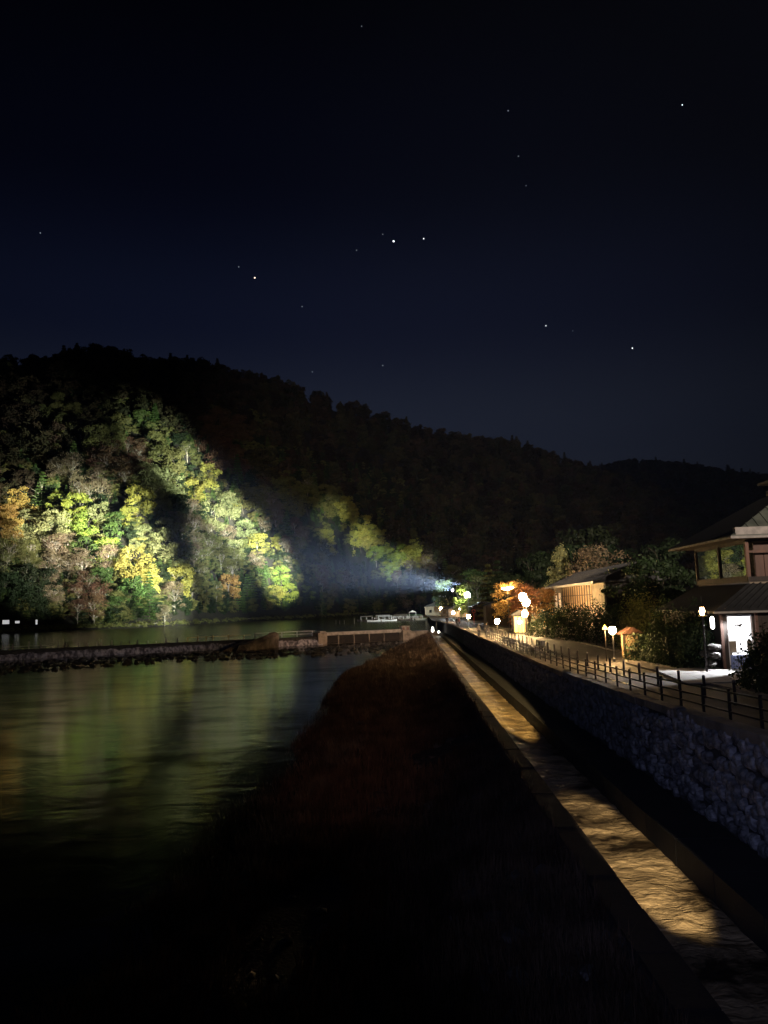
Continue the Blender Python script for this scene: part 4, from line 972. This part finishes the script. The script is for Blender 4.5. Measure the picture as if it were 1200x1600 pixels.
# upper storey
TB('upper_wall', M['plaster'], (18.5, 42.42, .3, 30, 49.8, .72))
TB('sill_beam', M['wood'], (18.42, 42.36, .72, 30, 49.86, 1.0))
TB('head_beam', M['wood'], (18.42, 42.36, 2.88, 30, 49.86, 3.1))
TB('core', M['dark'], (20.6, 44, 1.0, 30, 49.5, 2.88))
for y in (42.36, 46.05, 49.7): TB('post', M['redwood'] if y < 43 else M['wood'], (18.4, y, 1.0, 18.58, y + .18, 2.88))
for i, (a, b) in enumerate(((42.56, 46.04), (46.24, 49.69))):
    f_ = TB('window', M['wood'], (18.45, a, 1.0, 18.53, b, 1.06), (18.45, a, 2.8, 18.53, b, 2.88), (18.45, a, 1.06, 18.53, a + .07, 2.8), (18.45, b - .07, 1.06, 18.53, b, 2.8))
    TB('pane', M['glass'], (18.475, a + .07, 1.06, 18.5, b - .07, 2.8), parent=f_)
# front face of the upper floor: recessed balcony wall
TB('balcony_wall', M['redwood'], (19.2, 43.2, 1.0, 30, 43.3, 2.88)); TB('balcony_rail', M['redwood'], (18.6, 42.40, 2.3, 30, 42.46, 2.42))
for i in range(14): TB('balcony_board', M['redwood'], (19.22 + i * .5, 43.14, 1.02, 19.68 + i * .5, 43.19, 2.2))
TB('post', M['redwood'], (21.5, 42.36, 1.0, 21.62, 42.5, 2.88))
# roof
ex0, ey0, ex1, ey1, ez = 17.25, 41.3, 33, 51.2, 3.2; ap = (24.2, 45.6, 6.0); ap2 = (27, 47, 6.0)
roofpoly('roof', [(ex0, ey0, ez), (ex1, ey0, ez), (ex1, 45, 6.0), (22.2, 45, 6.0)], .1, M['copper'])  # front slope in a paler colour, its lit look put into the material
roofpoly('roof', [(ex0, ey0 + .003, ez), (22.2, 45.003, 6.0), (22.2, 48, 6.0), (ex0, ey1, ez)], .1, M['tile'])  # river-side slope of the same roof, its shade put into the dark colour
TB('soffit', M['wood'], (ex0 + .1, ey0 + .1, 3.02, ex1, ey1 - .1, 3.06))
MB().bar((ex0, ey0, ez - .12), (ex0, ey1, ez - .12), .08, .12).build('eave_edge', M['trim'], th)
MB().bar((ex0 - .05, ey0 - .02, ez - .12), (ex1, ey0 - .02, ez - .12), .08, .12).build('eave_edge', M['trim'], th)
for i in range(26):
    x = ex0 + .6 + i * .6; f = min(1, (x - ex0) / (22.2 - ex0)); MB().bar((x, ey0 + .05, ez + .04), (x, ey0 + (45 - ey0) * f, ez + 2.8 * f + .04), .05, .05).build('roof_batten', M['copper'], th)
MB().box(ex0 + .25, ey0 + .02, ez + .02, ex1, ey0 + .34, ez + .42).build('roof_skirt', M['trim'], th)
TB('ridge_base', M['trim'], (22.3, 45.2, 5.9, 26, 47.8, 6.35)); TB('ridge_window', M['coping'], (22.7, 45.4, 6.35, 26, 47.6, 6.6))
TB('ridge_cap', M['trim'], (22.0, 44.8, 6.75, 27, 48.2, 6.9)); TB('ridge_wall', M['olive'] if 'olive' in M else M['green'], (22.8, 45.5, 6.6, 26, 47.5, 6.75))
# wall lantern and white globe sign
p = at(1097, 955, 41)
wl = thing('wall_lantern', 'warm hexagonal lantern glowing beside the tea house doorway', 'lamp', (p.x, p.y, p.z))
MB().lathe((0, 0, 0), [(.09, -.2), (.15, .0), (.09, .2)], 6).build('glass', M['warm_dim'], wl); MB().lathe((0, 0, .2), [(.26, 0), (.12, .12), (.02, .2)], 6).build('hood', M['black'], wl)
MB().tube((0, 0, .4), (0, 0, .38 + .4), .02).tube((0, 0, -.2), (0, 0, roadz(41) - p.z), .05).build('post', M['black'], wl); MB().lathe((0, 0, -.26), [(.24, 0), (.24, .04)], 6).build('tray', M['brass'], wl)
p = at(1113, 973, 41.8); ws = thing('lit_sign', 'small rounded white lit sign hanging left of the doorway', 'sign', (p.x, p.y, p.z))
MB().lathe((0, 0, 0), [(.04, -.33), (.10, -.26), (.11, .1), (.10, .26), (.04, .33)], 10).build('shade', M['white_lit'], ws, smooth=True); MB().bar((0, 0, .3), (.6, .3, .45), .03, .03).build('bracket', M['black'], ws)
pl = light('door_spill', 'SPOT', (17.75, 42.3, -1.15), 3600, (.95, .96, 1), (14.0, 40.9, -4), 66, .3, .12); pl.scale = (1, 1, 1)  # added spot carrying the doorway light onto the forecourt
light('hall_light', 'POINT', (17.8, 43.4, -1.3), 60, (.95, .96, 1), radius=.15)
# boulders by the door
for (px, py, Y, s, lb) in ((1115, 1012, 42.3, .55, 'upper pale boulder left of the doorway'), (1117, 1024, 42, .5, 'middle pale boulder left of the doorway'), (1111, 1037, 41.8, .42, 'lowest pale boulder at the foot of the doorway'), (1104, 1022, 42.8, .6, 'grey boulder behind the pale stack by the doorway')):
    p = at(px, py, Y); o = inst('boulder', rockmesh(int(px), M['rock'], 30), None, (p.x, p.y, p.z), (0, 0, px), (s * .72, s * .65, s * .66)); tag(o, lb, 'boulder', 'boulders by the doorway')

# low rendered planter wall, right of the doorway
pw = thing('planter', 'dark stone planter under the black shrubs right of the doorway', 'planter')
for i in range(8): MB().box(15.2 + i * .8, 32.6, roadz(33), 15.97 + i * .8, 34.2, roadz(33) + .55).build('block', M['mortar'], pw)

# notice hut, pale signs, shrine by the nearest lantern
p = on(975, 1028, roadz(53)); nh = thing('notice_hut', 'brown wooden notice board with small gabled roof beside the nearest lantern', 'notice board', (p.x, 53, roadz(53)), .2)
MB().box(-.62, -.12, .1, .62, .12, 1.75).build('board', M['lattice'], nh); MB().prism([(-.85, -.4, 1.75), (.85, -.4, 1.75), (.0, -.4, 2.2)], (0, .8, 0)).build('roof', M['redwood'], nh)
for x in (-.55, .55): MB().box(x - .06, -.18, -.05, x + .06, -.122, 1.75).build('leg', M['wood'], nh)
for i in range(4): MB().box(-.48 + i * .25, -.135, .35, -.28 + i * .25, -.123, 1.55).build('board_plank', M['lattice'], nh)
p = at(1000, 1003, 55); s_ = thing('signpost', 'small pale slanted sign right of the brown notice board', 'sign', (p.x, 55, roadz(55)))
MB().box(-.2, 0, 1.1, .2, .05, 1.65).build('plate', M['white'], s_); MB().box(-.04, .05, -.05, .04, .12, 1.6).build('leg', M['steel'], s_); MB().bar((-.6, 0, .75), (.15, 0, 1.1), .3, .05).build('tray', M['white'], s_)
p = at(1048, 962, 58); s_ = thing('stone_shrine', 'small pale stone shrine box among the dark shrubs', 'shrine', (p.x, 58, p.z - .9))
MB().box(-.4, -.3, 0, .4, .3, 1.3).build('body', M['white'], s_); MB().box(-.55, -.45, 1.3, .55, .45, 1.42).build('roof', M['coping'], s_); MB().box(-.26, -.34, .25, .26, -.303, 1.1).build('door', M['mortar'], s_); MB().box(-.5, -.4, -3.2, .5, .4, 0).build('plinth', M['coping'], s_)
p = at(1036, 968, 57); s_ = thing('stone_post', 'small orange lit stone post left of the pale shrine', 'post', (p.x, 57, roadz(57)))
MB().box(-.12, -.12, -.05, .12, .12, p.z - roadz(57)).build('shaft', M['coping'], s_); MB().prism([(-.14, -.14, p.z - roadz(57)), (.14, -.14, p.z - roadz(57)), (0, -.14, p.z - roadz(57) + .3)], (0, .28, 0)).build('top', M['lattice'], s_)
# triangular warning sign beside lantern
p = at(945, 980, 52.3); s_ = thing('warning_sign', 'small yellow triangular sign left of the nearest lantern', 'sign', (p.x, 52.3, roadz(52)))
h = p.z - roadz(52); MB().prism([(-.2, 0, h - .15), (.2, 0, h - .15), (0, 0, h + .2)], (0, .04, 0)).build('plate', mat('yellow_paint', (.35, .24, .04), .6), s_); MB().tube((0, .06, -.05), (0, .06, h), .03).build('pole', M['black'], s_)

# ================================================================== LATTICE HOUSE
lh = thing('lattice_house', 'low japanese house with lit wooden lattice wall and long pale eave', 'building')
xh = 22.6; y0, y1 = 90, 121; zb = -4.1; ze = 2.0
def HB(name, m, *bx, parent=None):
    mb = MB()
    for b in bx: mb.box(*b)
    return mb.build(name, m, parent or lh)
HB('wall', M['plaster'], (xh, y0, zb, xh + .2, y1, ze - .05))
HB('end_wall', M['wood'], (xh + .2, y0, zb, xh + 6.5, y0 + .2, ze - .05), (xh + .2, y1 - .2, zb, xh + 6.5, y1, ze - .05))
HB('back_panel', M['wood'], (xh - .024, 95.9, -1.2, xh - .003, 114.6, ze - .12))
for i in range(13): Y = 96 + i * 1.42; HB('slat', M['lattice'], (xh - .055, Y, -1.2, xh - .027, Y + .66, ze - .1))
HB('rail', M['wood'], (xh - .16, 95.8, -1.35, xh - .004, 114.6, -1.2)); HB('rail', M['wood'], (xh - .16, 95.8, .6, xh - .125, 114.6, .7))
for Y in (115.2, 118): f_ = HB('window', M['wood'], (xh - .06, Y, -1.1, xh - .002, Y + 1.8, 1.3)); HB('pane', mat('lit_paper_window', (.6, .5, .4), .6, emit=(1, .7, .4), estr=.35), (xh - .085, Y + .1, -1., xh - .063, Y + 1.7, 1.2), parent=f_)
HB('eave_edge', M['trim'], (xh - 1.6, y0 - 1.5, ze - .16, xh - 1.45, y1 + 1.5, ze + .12))
MB().prism([(xh - 1.5, y0 - 1.5, ze), (xh + 3.4, y0 - 1.5, ze + 2.2), (xh + 8, y0 - 1.5, ze)], (0, y1 - y0 + 3, 0)).build('roof', M['tile'], lh)
for i in range(28): MB().bar((xh - 1.4, y0 - 1 + i * 1.15, ze + .1), (xh + 3.35, y0 - 1 + i * 1.15, ze + 2.24), .14, .08).build('tile_rib', M['tile'], lh)
light('pine_fill', 'SPOT', (17.5, 113, -1.5), 14000, (1, .84, .55), (at(880, 885, 128).x, 128, 5.0), 42, .7, .2)  # added unseen spot to brighten the pine
light('lattice_spot', 'SPOT', (xh - 3.2, 106, -2.4), 350, (1, .62, .36), (xh, 106, .8), 120, .8, .2)  # spot in front of the house, aimed up at the lattice wall
# pale gable house further right
gh = thing('gable_house', 'pale plastered gable end showing between dark trees', 'building', (0, 0, 0))
q = [at(988, 912, 98), at(1032, 912, 98), at(1032, 897, 98), at(1004, 889, 98), at(988, 893, 98)]
MB().prism([(v.x, 98, v.z) for v in q], (0, 9, 0)).build('wall', M['plaster'], gh); a = at(984, 893, 97.5); b = at(1004, 887, 97.5); c = at(1036, 897, 97.5)
MB().bar(a, b, .5, .15).bar(b, c, .5, .15).build('roof', M['tile'], gh); a = at(990, 912, 98); b = at(1030, 912, 98)
MB().box(a.x, 98.3, -4.2, b.x, 106, a.z).build('lower_wall', M['wood'], gh)
# yellow lit panel hut under the street lamps
p = on(810, 977, -4.1); yh = thing('ticket_hut', 'small hut with yellow lit panels under the street lamps', 'kiosk', (at(811, 950, 104).x, 104, -4.12))
MB().box(-.9, 0, 0, .9, 1.6, 2.4).build('body', M['wood'], yh)
ym = mat('yellow_lit_panel', (.8, .6, .2), .6, emit=(1, .62, .2), estr=1.1)
for x in (-.72, -.22, .28): MB().box(x, -.05, .15, x + .42, -.003, 2.2).build('panel', ym, yh)
MB().prism([(-1.2, -.4, 2.4), (1.2, -.4, 2.4), (0, -.4, 3.1)], (0, 2.4, 0)).build('roof', M['tile'], yh)
# eave lamp in the maple
p = at(793, 920, 122); t_ = thing('hanging_lamp', 'long horizontal lamp glowing inside the amber maple', 'lamp', (p.x, p.y, p.z))
MB().lathe((0, 0, -.16), [(.3, 0), (.55, .12), (.5, .3), (.1, .4)], 10).build('shade', M['warm_small'], t_); MB().bar((-.9, 0, .02), (.9, 0, .16), .18, .18).build('tube', M['warm_small'], t_); MB().tube((0, 0, -.16), (0, 0, -4.1 - p.z), .06).build('post', M['steel'], t_)
# red ring sign
p = at(740, 955, 150); t_ = thing('round_sign', 'round red ring sign right of the far lantern', 'sign', (p.x, p.y, -4.1)); h = p.z + 4.1
mb = MB(); n = 18
for i in range(n):
    a0 = 2 * math.pi * i / n; a1 = 2 * math.pi * (i + 1) / n; mb.bar((.32 * math.cos(a0), 0, h + .32 * math.sin(a0)), (.32 * math.cos(a1), 0, h + .32 * math.sin(a1)), .06, .14)
mb.build('ring', M['red'], t_); MB().tube((0, .05, 0), (0, .05, h - .3), .05).build('pole', M['red'], t_)
# far kiosks / vehicle roofs on the right
def hut(px, Y, ww, dd, hh, lb, wallm='plaster', roofm='tile', win=2):
    p = at(px, 950, Y); t_ = thing('small_house', lb, 'building', (p.x, Y, -4.15), 0, 'houses far along the road')
    MB().box(-ww / 2, 0, 0, ww / 2, dd, hh).build('wall', M[wallm], t_); MB().prism([(-ww / 2 - .5, -.5, hh), (ww / 2 + .5, -.5, hh), (0, -.5, hh + ww * .22)], (0, dd + 1, 0)).build('roof', M[roofm], t_)
    for i in range(win): x = -ww / 2 + ww * (i + .5) / win; f = MB().box(x - .5, -.06, .9, x + .5, -.003, 2.1).build('window', M['wood'], t_); MB().box(x - .4, -.09, 1, x + .4, -.062, 2).build('pane', M['glass'], f)
hut(681, 318, 9, 7, 3.4, 'boathouse with warm lit wall and curved roof at the jetty head'); hut(715, 252, 6, 5, 2.6, 'small low house behind the lamp under the green tree')
hut(700, 275, 5, 4, 2.4, 'small low house below the floodlight mast'); hut(757, 200, 7, 6, 3.2, 'brown house behind the two cedars', 'wood'); hut(785, 142, 6, 5, 3.6, 'dark house left of the amber maple', 'wood')
hut(870, 160, 12, 8, 4.2, 'dark house behind the lattice house', 'wood', win=3)
# curved arm post with white banner lamp
p = at(686, 931, 300); t_ = thing('arched_lamp', 'thin post with long curved white arm beside the boathouse', 'lamp', (p.x, p.y, -4.1)); h = p.z + 4.1
MB().tube((0, 0, 0), (0, 0, h), .14, .1).build('post', M['steel'], t_)
mb = MB(); q0 = Vector((0, 0, h))
for i in range(6):
    q1 = Vector((5.4 * (i + 1) / 6, 0, h - .9 * math.sin(math.pi * (i + 1) / 7) + (i + 1) * .25 - .1)); mb.tube(q0, q1, .18, .18, 6); q0 = q1
mb.build('arm', mat('white_arm', (.8, .85, .9), .5, emit=(.85, .95, 1), estr=.5), t_)

# ================================================================== BOATS AND JETTY
jt = thing('jetty', 'floating wooden jetty with handrail where the boats are tied', 'jetty', (0, 0, 0))
a = on(600, 965.5, -5.6); b = on(668, 960.5, -5.6)
a = Vector((-14.5, 322, -5.55)); b = Vector((7.6, 330, -5.55)); MB().bar(a, b, 2.2, .25).build('deck', M['coping'], jt)
for i in range(12):
    c = a + (b - a) * i / 11; MB().box(c.x - .08, c.y - 1.05, -6.4, c.x + .08, c.y - .9, -4.5).build('post', M['white'], jt)
MB().bar(a + Vector((0, -1, 1.0)), b + Vector((0, -1, 1.0)), .09, .09).build('rail', M['white'], jt); MB().bar(a + Vector((0, -1, .6)), b + Vector((0, -1, .6)), .07, .07).build('rail', M['white'], jt)
c = a + (b - a) * .72; MB().prism([(c.x - 1.7, c.y - 1.4, -2.9), (c.x + 1.7, c.y - 1.4, -2.9), (c.x, c.y - 1.4, -2.1)], (0, 2.8, 0)).build('shelter_roof', M['white'], jt)
for dx in (-1.4, 1.4): MB().box(c.x + dx - .07, c.y - 1.05, -5.4, c.x + dx + .07, c.y - .9, -2.9).build('shelter_post', M['white'], jt)
def boat(x, y, L_, W_, rz, lb, roof=True, m='wood', roofm='coping'):
    t_ = thing('covered_boat' if roof else 'rowing_boat', lb, 'boat', (x, y, Z_UP), rz, 'boats moored at the jetty'); vs = []; fs = []; n = 9
    for i in range(n):
        u_ = i / (n - 1) * 2 - 1; w_ = W_ / 2 * (1 - abs(u_) ** 3 * .8); lift = abs(u_) ** 2 * .35; x_ = u_ * L_ / 2
        vs += [(x_, -w_, .45 + lift), (x_, -w_ * .65, -.2 + lift * .6), (x_, w_ * .65, -.2 + lift * .6), (x_, w_, .45 + lift), (x_, w_ * .85, .40 + lift), (x_, w_ * .55, .05 + lift * .6), (x_, -w_ * .55, .05 + lift * .6), (x_, -w_ * .85, .40 + lift)]
    for i in range(n - 1):
        for j in range(8): fs.append((i * 8 + j, i * 8 + (j + 1) % 8, (i + 1) * 8 + (j + 1) % 8, (i + 1) * 8 + j))
    fs += [tuple(range(7, -1, -1)), tuple((n - 1) * 8 + j for j in range(8))]
    MB().add(vs, fs).build('hull', M[m], t_)
    for u_ in (-.25, .1, .4): MB().box(u_ * L_ - .12, -W_ * .4, .28, u_ * L_ + .12, W_ * .4, .33).build('thwart', M['coping'], t_)
    if roof:
        MB().prism([(-L_ * .32, -W_ * .52, 1.75), (-L_ * .32, 0, 2.15), (-L_ * .32, W_ * .52, 1.75)], (L_ * .64, 0, 0)).build('canopy', M[roofm], t_)
        for sx in (-.3, 0, .3):
            for sy in (-.42, .42): MB().box(sx * L_ - .04, sy * W_ - .04, .3, sx * L_ + .04, sy * W_ + .04, 1.78).build('canopy_post', M['white'], t_)
    return t_
boat(-10, 318, 9, 2, .1, 'covered boat at the left end of the jetty', roofm='white'); boat(-4, 326.5, 10, 2.2, .25, 'covered boat with pale roof behind the jetty middle', roofm='coping')
boat(2.2, 333, 10, 2.3, .2, 'green covered boat behind the right half of the jetty', m='green', roofm='green'); boat(5.2, 316, 5.5, 1.7, .1, 'small yellowish boat in front of the jetty head', False, 'coping')
boat(-14, 312, 6, 1.5, .15, 'rowing boat lying farthest left, nearest the camera', False, 'white'); boat(-16, 317, 6, 1.5, .1, 'rowing boat just behind the farthest left one', False); boat(-8, 311, 6, 1.5, .05, 'rowing boat right of the farthest left one', False, 'white')
boat(-2, 314, 6, 1.5, .12, 'rowing boat under the middle of the jetty rail', False); boat(-18, 326, 8, 2, .2, 'covered boat moored beyond the left end of the jetty'); boat(-12, 352, 10, 2.3, .2, 'covered boat far behind the jetty by the dark shore', roofm='white')
boat(-4, 362, 10, 2.3, .3, 'farthest covered boat behind the jetty', roofm='coping')
light('boat_fill', 'SPOT', (9.5, 276, 2.0), 26000, (.85, 1, .92), (-3, 322, -5), 52, .8, .2).data.energy = 75000  # added unseen spot on the bank to brighten the boats
# poles in the river
for i, (px, h) in enumerate(((525, 1.6), (531, 1.3), (538, 1.5), (554, 2.0))):
    p = on(px, 975, -6.0); t_ = MB().tube((0, 0, -1), (0, 0, h), .1, .08).build('mooring_pole', M['coping'], None, loc=(p.x, p.y, -6)); tag(t_, '%s of four thin poles standing in the calm water, counting from the left' % ORD[i], 'pole', 'poles in the calm water')

# ================================================================== PEOPLE
def skin_obj(name, verts, edges, radii, m, parent, sub=1):
    me = bpy.data.meshes.new(name); me.from_pydata(verts, edges, []); o = bpy.data.objects.new(name, me); C.objects.link(o); o.parent = parent; me.materials.append(m)
    md = o.modifiers.new('skin', 'SKIN'); md.use_smooth_shade = True
    for i, r in enumerate(radii): me.skin_vertices[0].data[i].radius = r if isinstance(r, tuple) else (r, r)
    me.skin_vertices[0].data[0].use_root = True
    s_ = o.modifiers.new('sub', 'SUBSURF'); s_.levels = sub; s_.render_levels = sub; return o
def person(loc, rz, h, stride, lb, jm, tm_, grp, bag=False, longhair=False):
    t_ = thing('person', lb, 'person', loc, rz, grp); k = h / 1.72; t_.scale = (k, k, k); s = stride
    V = [(0, 0, .94), (0, 0, 1.15), (0, .01, 1.36), (0, .01, 1.47), (0, -.01, 1.53), (0, -.015, 1.62), (0, -.01, 1.69),
         (-.09, 0, .88), (-.10, -s * .5, .49), (-.10, s * .12 - s * .55, .09), (-.10, -s * .55 - .12, .04), (.09, 0, .88), (.10, s * .35, .49), (.10, s * .75, .10), (.10, s * .68 - .1, .04),
         (-.18, .01, 1.39), (-.23, s * .25, 1.12), (-.22, s * .25 - .12, .88), (-.22, s * .25 - .15, .79), (.18, .01, 1.39), (.23, -s * .25, 1.12), (.22, -s * .25 - .1, .88), (.22, -s * .25 - .13, .79)]
    E = [(0, 1), (1, 2), (2, 3), (3, 4), (4, 5), (5, 6), (0, 7), (7, 8), (8, 9), (9, 10), (0, 11), (11, 12), (12, 13), (13, 14), (2, 15), (15, 16), (16, 17), (17, 18), (2, 19), (19, 20), (20, 21), (21, 22)]
    R = [(.13, .10), (.12, .095), (.13, .10), .055, .06, .092, .07, .085, .058, .04, .03, .085, .058, .04, .03, .055, .042, .032, .03, .055, .042, .032, .03]
    skin_obj('body', V, E, R, M['skin'], t_)
    skin_obj('jacket', [(0, 0, .86), V[1], V[2], (0, 0, 1.45), V[15], V[16], V[17], V[19], V[20], V[21]], [(0, 1), (1, 2), (2, 3), (2, 4), (4, 5), (5, 6), (2, 7), (7, 8), (8, 9)], [(.17, .14), (.155, .125), (.165, .13), .075, .075, .06, .05, .075, .06, .05], jm, t_)
    skin_obj('trousers', [(0, 0, .93), V[7], V[8], V[9], V[11], V[12], V[13]], [(0, 1), (1, 2), (2, 3), (0, 4), (4, 5), (5, 6)], [(.15, .12), .10, .075, .058, .10, .075, .058], tm_, t_)
    for sx, q in ((-.1, V[9]), (.1, V[13])): MB().box(q[0] - .05, q[1] - .2, q[2] - .09, q[0] + .05, q[1] + .07, q[2] + .01).build('shoe', M['black'], t_)
    MB().lathe((0, .01, 1.56 if not longhair else 1.42), [(.075, 0), (.108, .06), (.112, .14 + (.14 if longhair else 0)), (.08, .21 + (.12 if longhair else 0)), (.02, .24 + (.12 if longhair else 0))], 10).build('hair', M['hair'], t_, smooth=True)
    MB().box(-.012, -.125, 1.585, .012, -.095, 1.62).build('nose', M['skin'], t_)
    if bag: MB().box(-.15, .13, 1.0, .15, .27, 1.38).build('backpack', M['cloth_grey'], t_)
    return t_
p = at(757, 992, 96); person((p.x + .1, 94, roadz(94)), 0, 1.78, .25, 'taller person in dark jacket walking beside the railing', M['cloth_dark'], M['denim'], 'people on the riverside walk')
p = at(747.5, 992, 96); person((p.x - .1, 94.6, roadz(94)), .2, 1.6, .22, 'shorter person in grey coat with long hair walking on the left', M['cloth_grey'], M['cloth_dark'], 'people on the riverside walk', longhair=True)
for (px, Y, lb, jm) in ((717, 142, 'person in reddish brown coat, rightmost of the far group on the walk', mat('rust_cloth', (.25, .1, .06), .9)), (713, 144, 'person in dark coat in the middle of the far group on the walk', M['cloth_dark']), (698, 158, 'person in dark clothes standing left of the far group', M['cloth_dark'])):
    p = at(px, 960, Y); person((p.x, Y, roadz(Y)), rnd.uniform(-1, 1), 1.68, .15, lb, jm, M['denim'], 'people on the riverside walk')

# ================================================================== STARS
star_px = [(615, 377, 'star', 2.0, 'brightest white star in the middle of the sky'), (662, 373, 'star', 1.2, 'small star right of the brightest one'), (398, 434, 'star_warm', 1.7, 'bright orange star above the left slope'),
  (373, 417, 'star_dim', 1.2, 'faint star up and left of the orange one'), (988, 544, 'star', 1.25, 'bright star low on the right above the far hill'), (853, 509, 'star', 1.0, 'star low on the right, left of the brighter one'),
  (1066, 164, 'star', 1.0, 'lone star high at the upper right'), (794, 173, 'star_dim', 1.4, 'faint star high right of the middle'), (472, 479, 'star_dim', 1.3, 'faint star between the orange star and the skyline'),
  (557, 391, 'star_dim', 1.1, 'faint star left of the brightest one'), (598, 571, 'star_dim', 1.3, 'faint star low over the long slope'), (488, 581, 'star_dim', 1.2, 'faint star just above the left skyline'),
  (810, 244, 'star_dim', 1.2, 'faint star below the high right one'), (895, 517, 'star_dim', 1.1, 'faint star between two brighter ones low on the right'), (63, 364, 'star_dim', 1.2, 'faint star near the left edge of the sky'),
  (565, 41, 'star_dim', 1.0, 'faint star near the top of the sky'), (822, 290, 'star_dim', 1.0, 'faint star in the right middle of the sky'), (598, 366, 'star_dim', 1.0, 'tiny star just up and left of the brightest one')]
for px, py, m, s, lb in star_px:
    s *= .78
    d = ray(px, py).normalized() * 6000; tag(MB().lathe((0, 0, 0), [(.1, -4.2 * s), (3.1 * s, -2.6 * s), (4.2 * s, 0), (3.1 * s, 2.6 * s), (.1, 4.2 * s)], 8).build('star', M[m], None, loc=tuple(d)), lb, 'star', 'stars')

# ================================================================== HAZE
hz = MB().box(-900, -40, -10.6, 1300, 2050, 420).build('haze', None) if False else None
mv = bpy.data.materials.new('haze'); mv.use_nodes = True; n = mv.node_tree.nodes; n.clear(); o_ = n.new('ShaderNodeOutputMaterial'); v_ = n.new('ShaderNodeVolumePrincipled')
v_.inputs['Color'].default_value = (.42, .56, 1, 1); v_.inputs['Density'].default_value = .000044; v_.inputs['Anisotropy'].default_value = .0
mv.node_tree.links.new(v_.outputs[0], o_.inputs['Volume'])
hz = MB().box(-5000, -700, -10.6, 5000, 5500, 500).build('haze', mv); tag(hz, 'thin night haze over river and town', 'haze', kind='stuff')
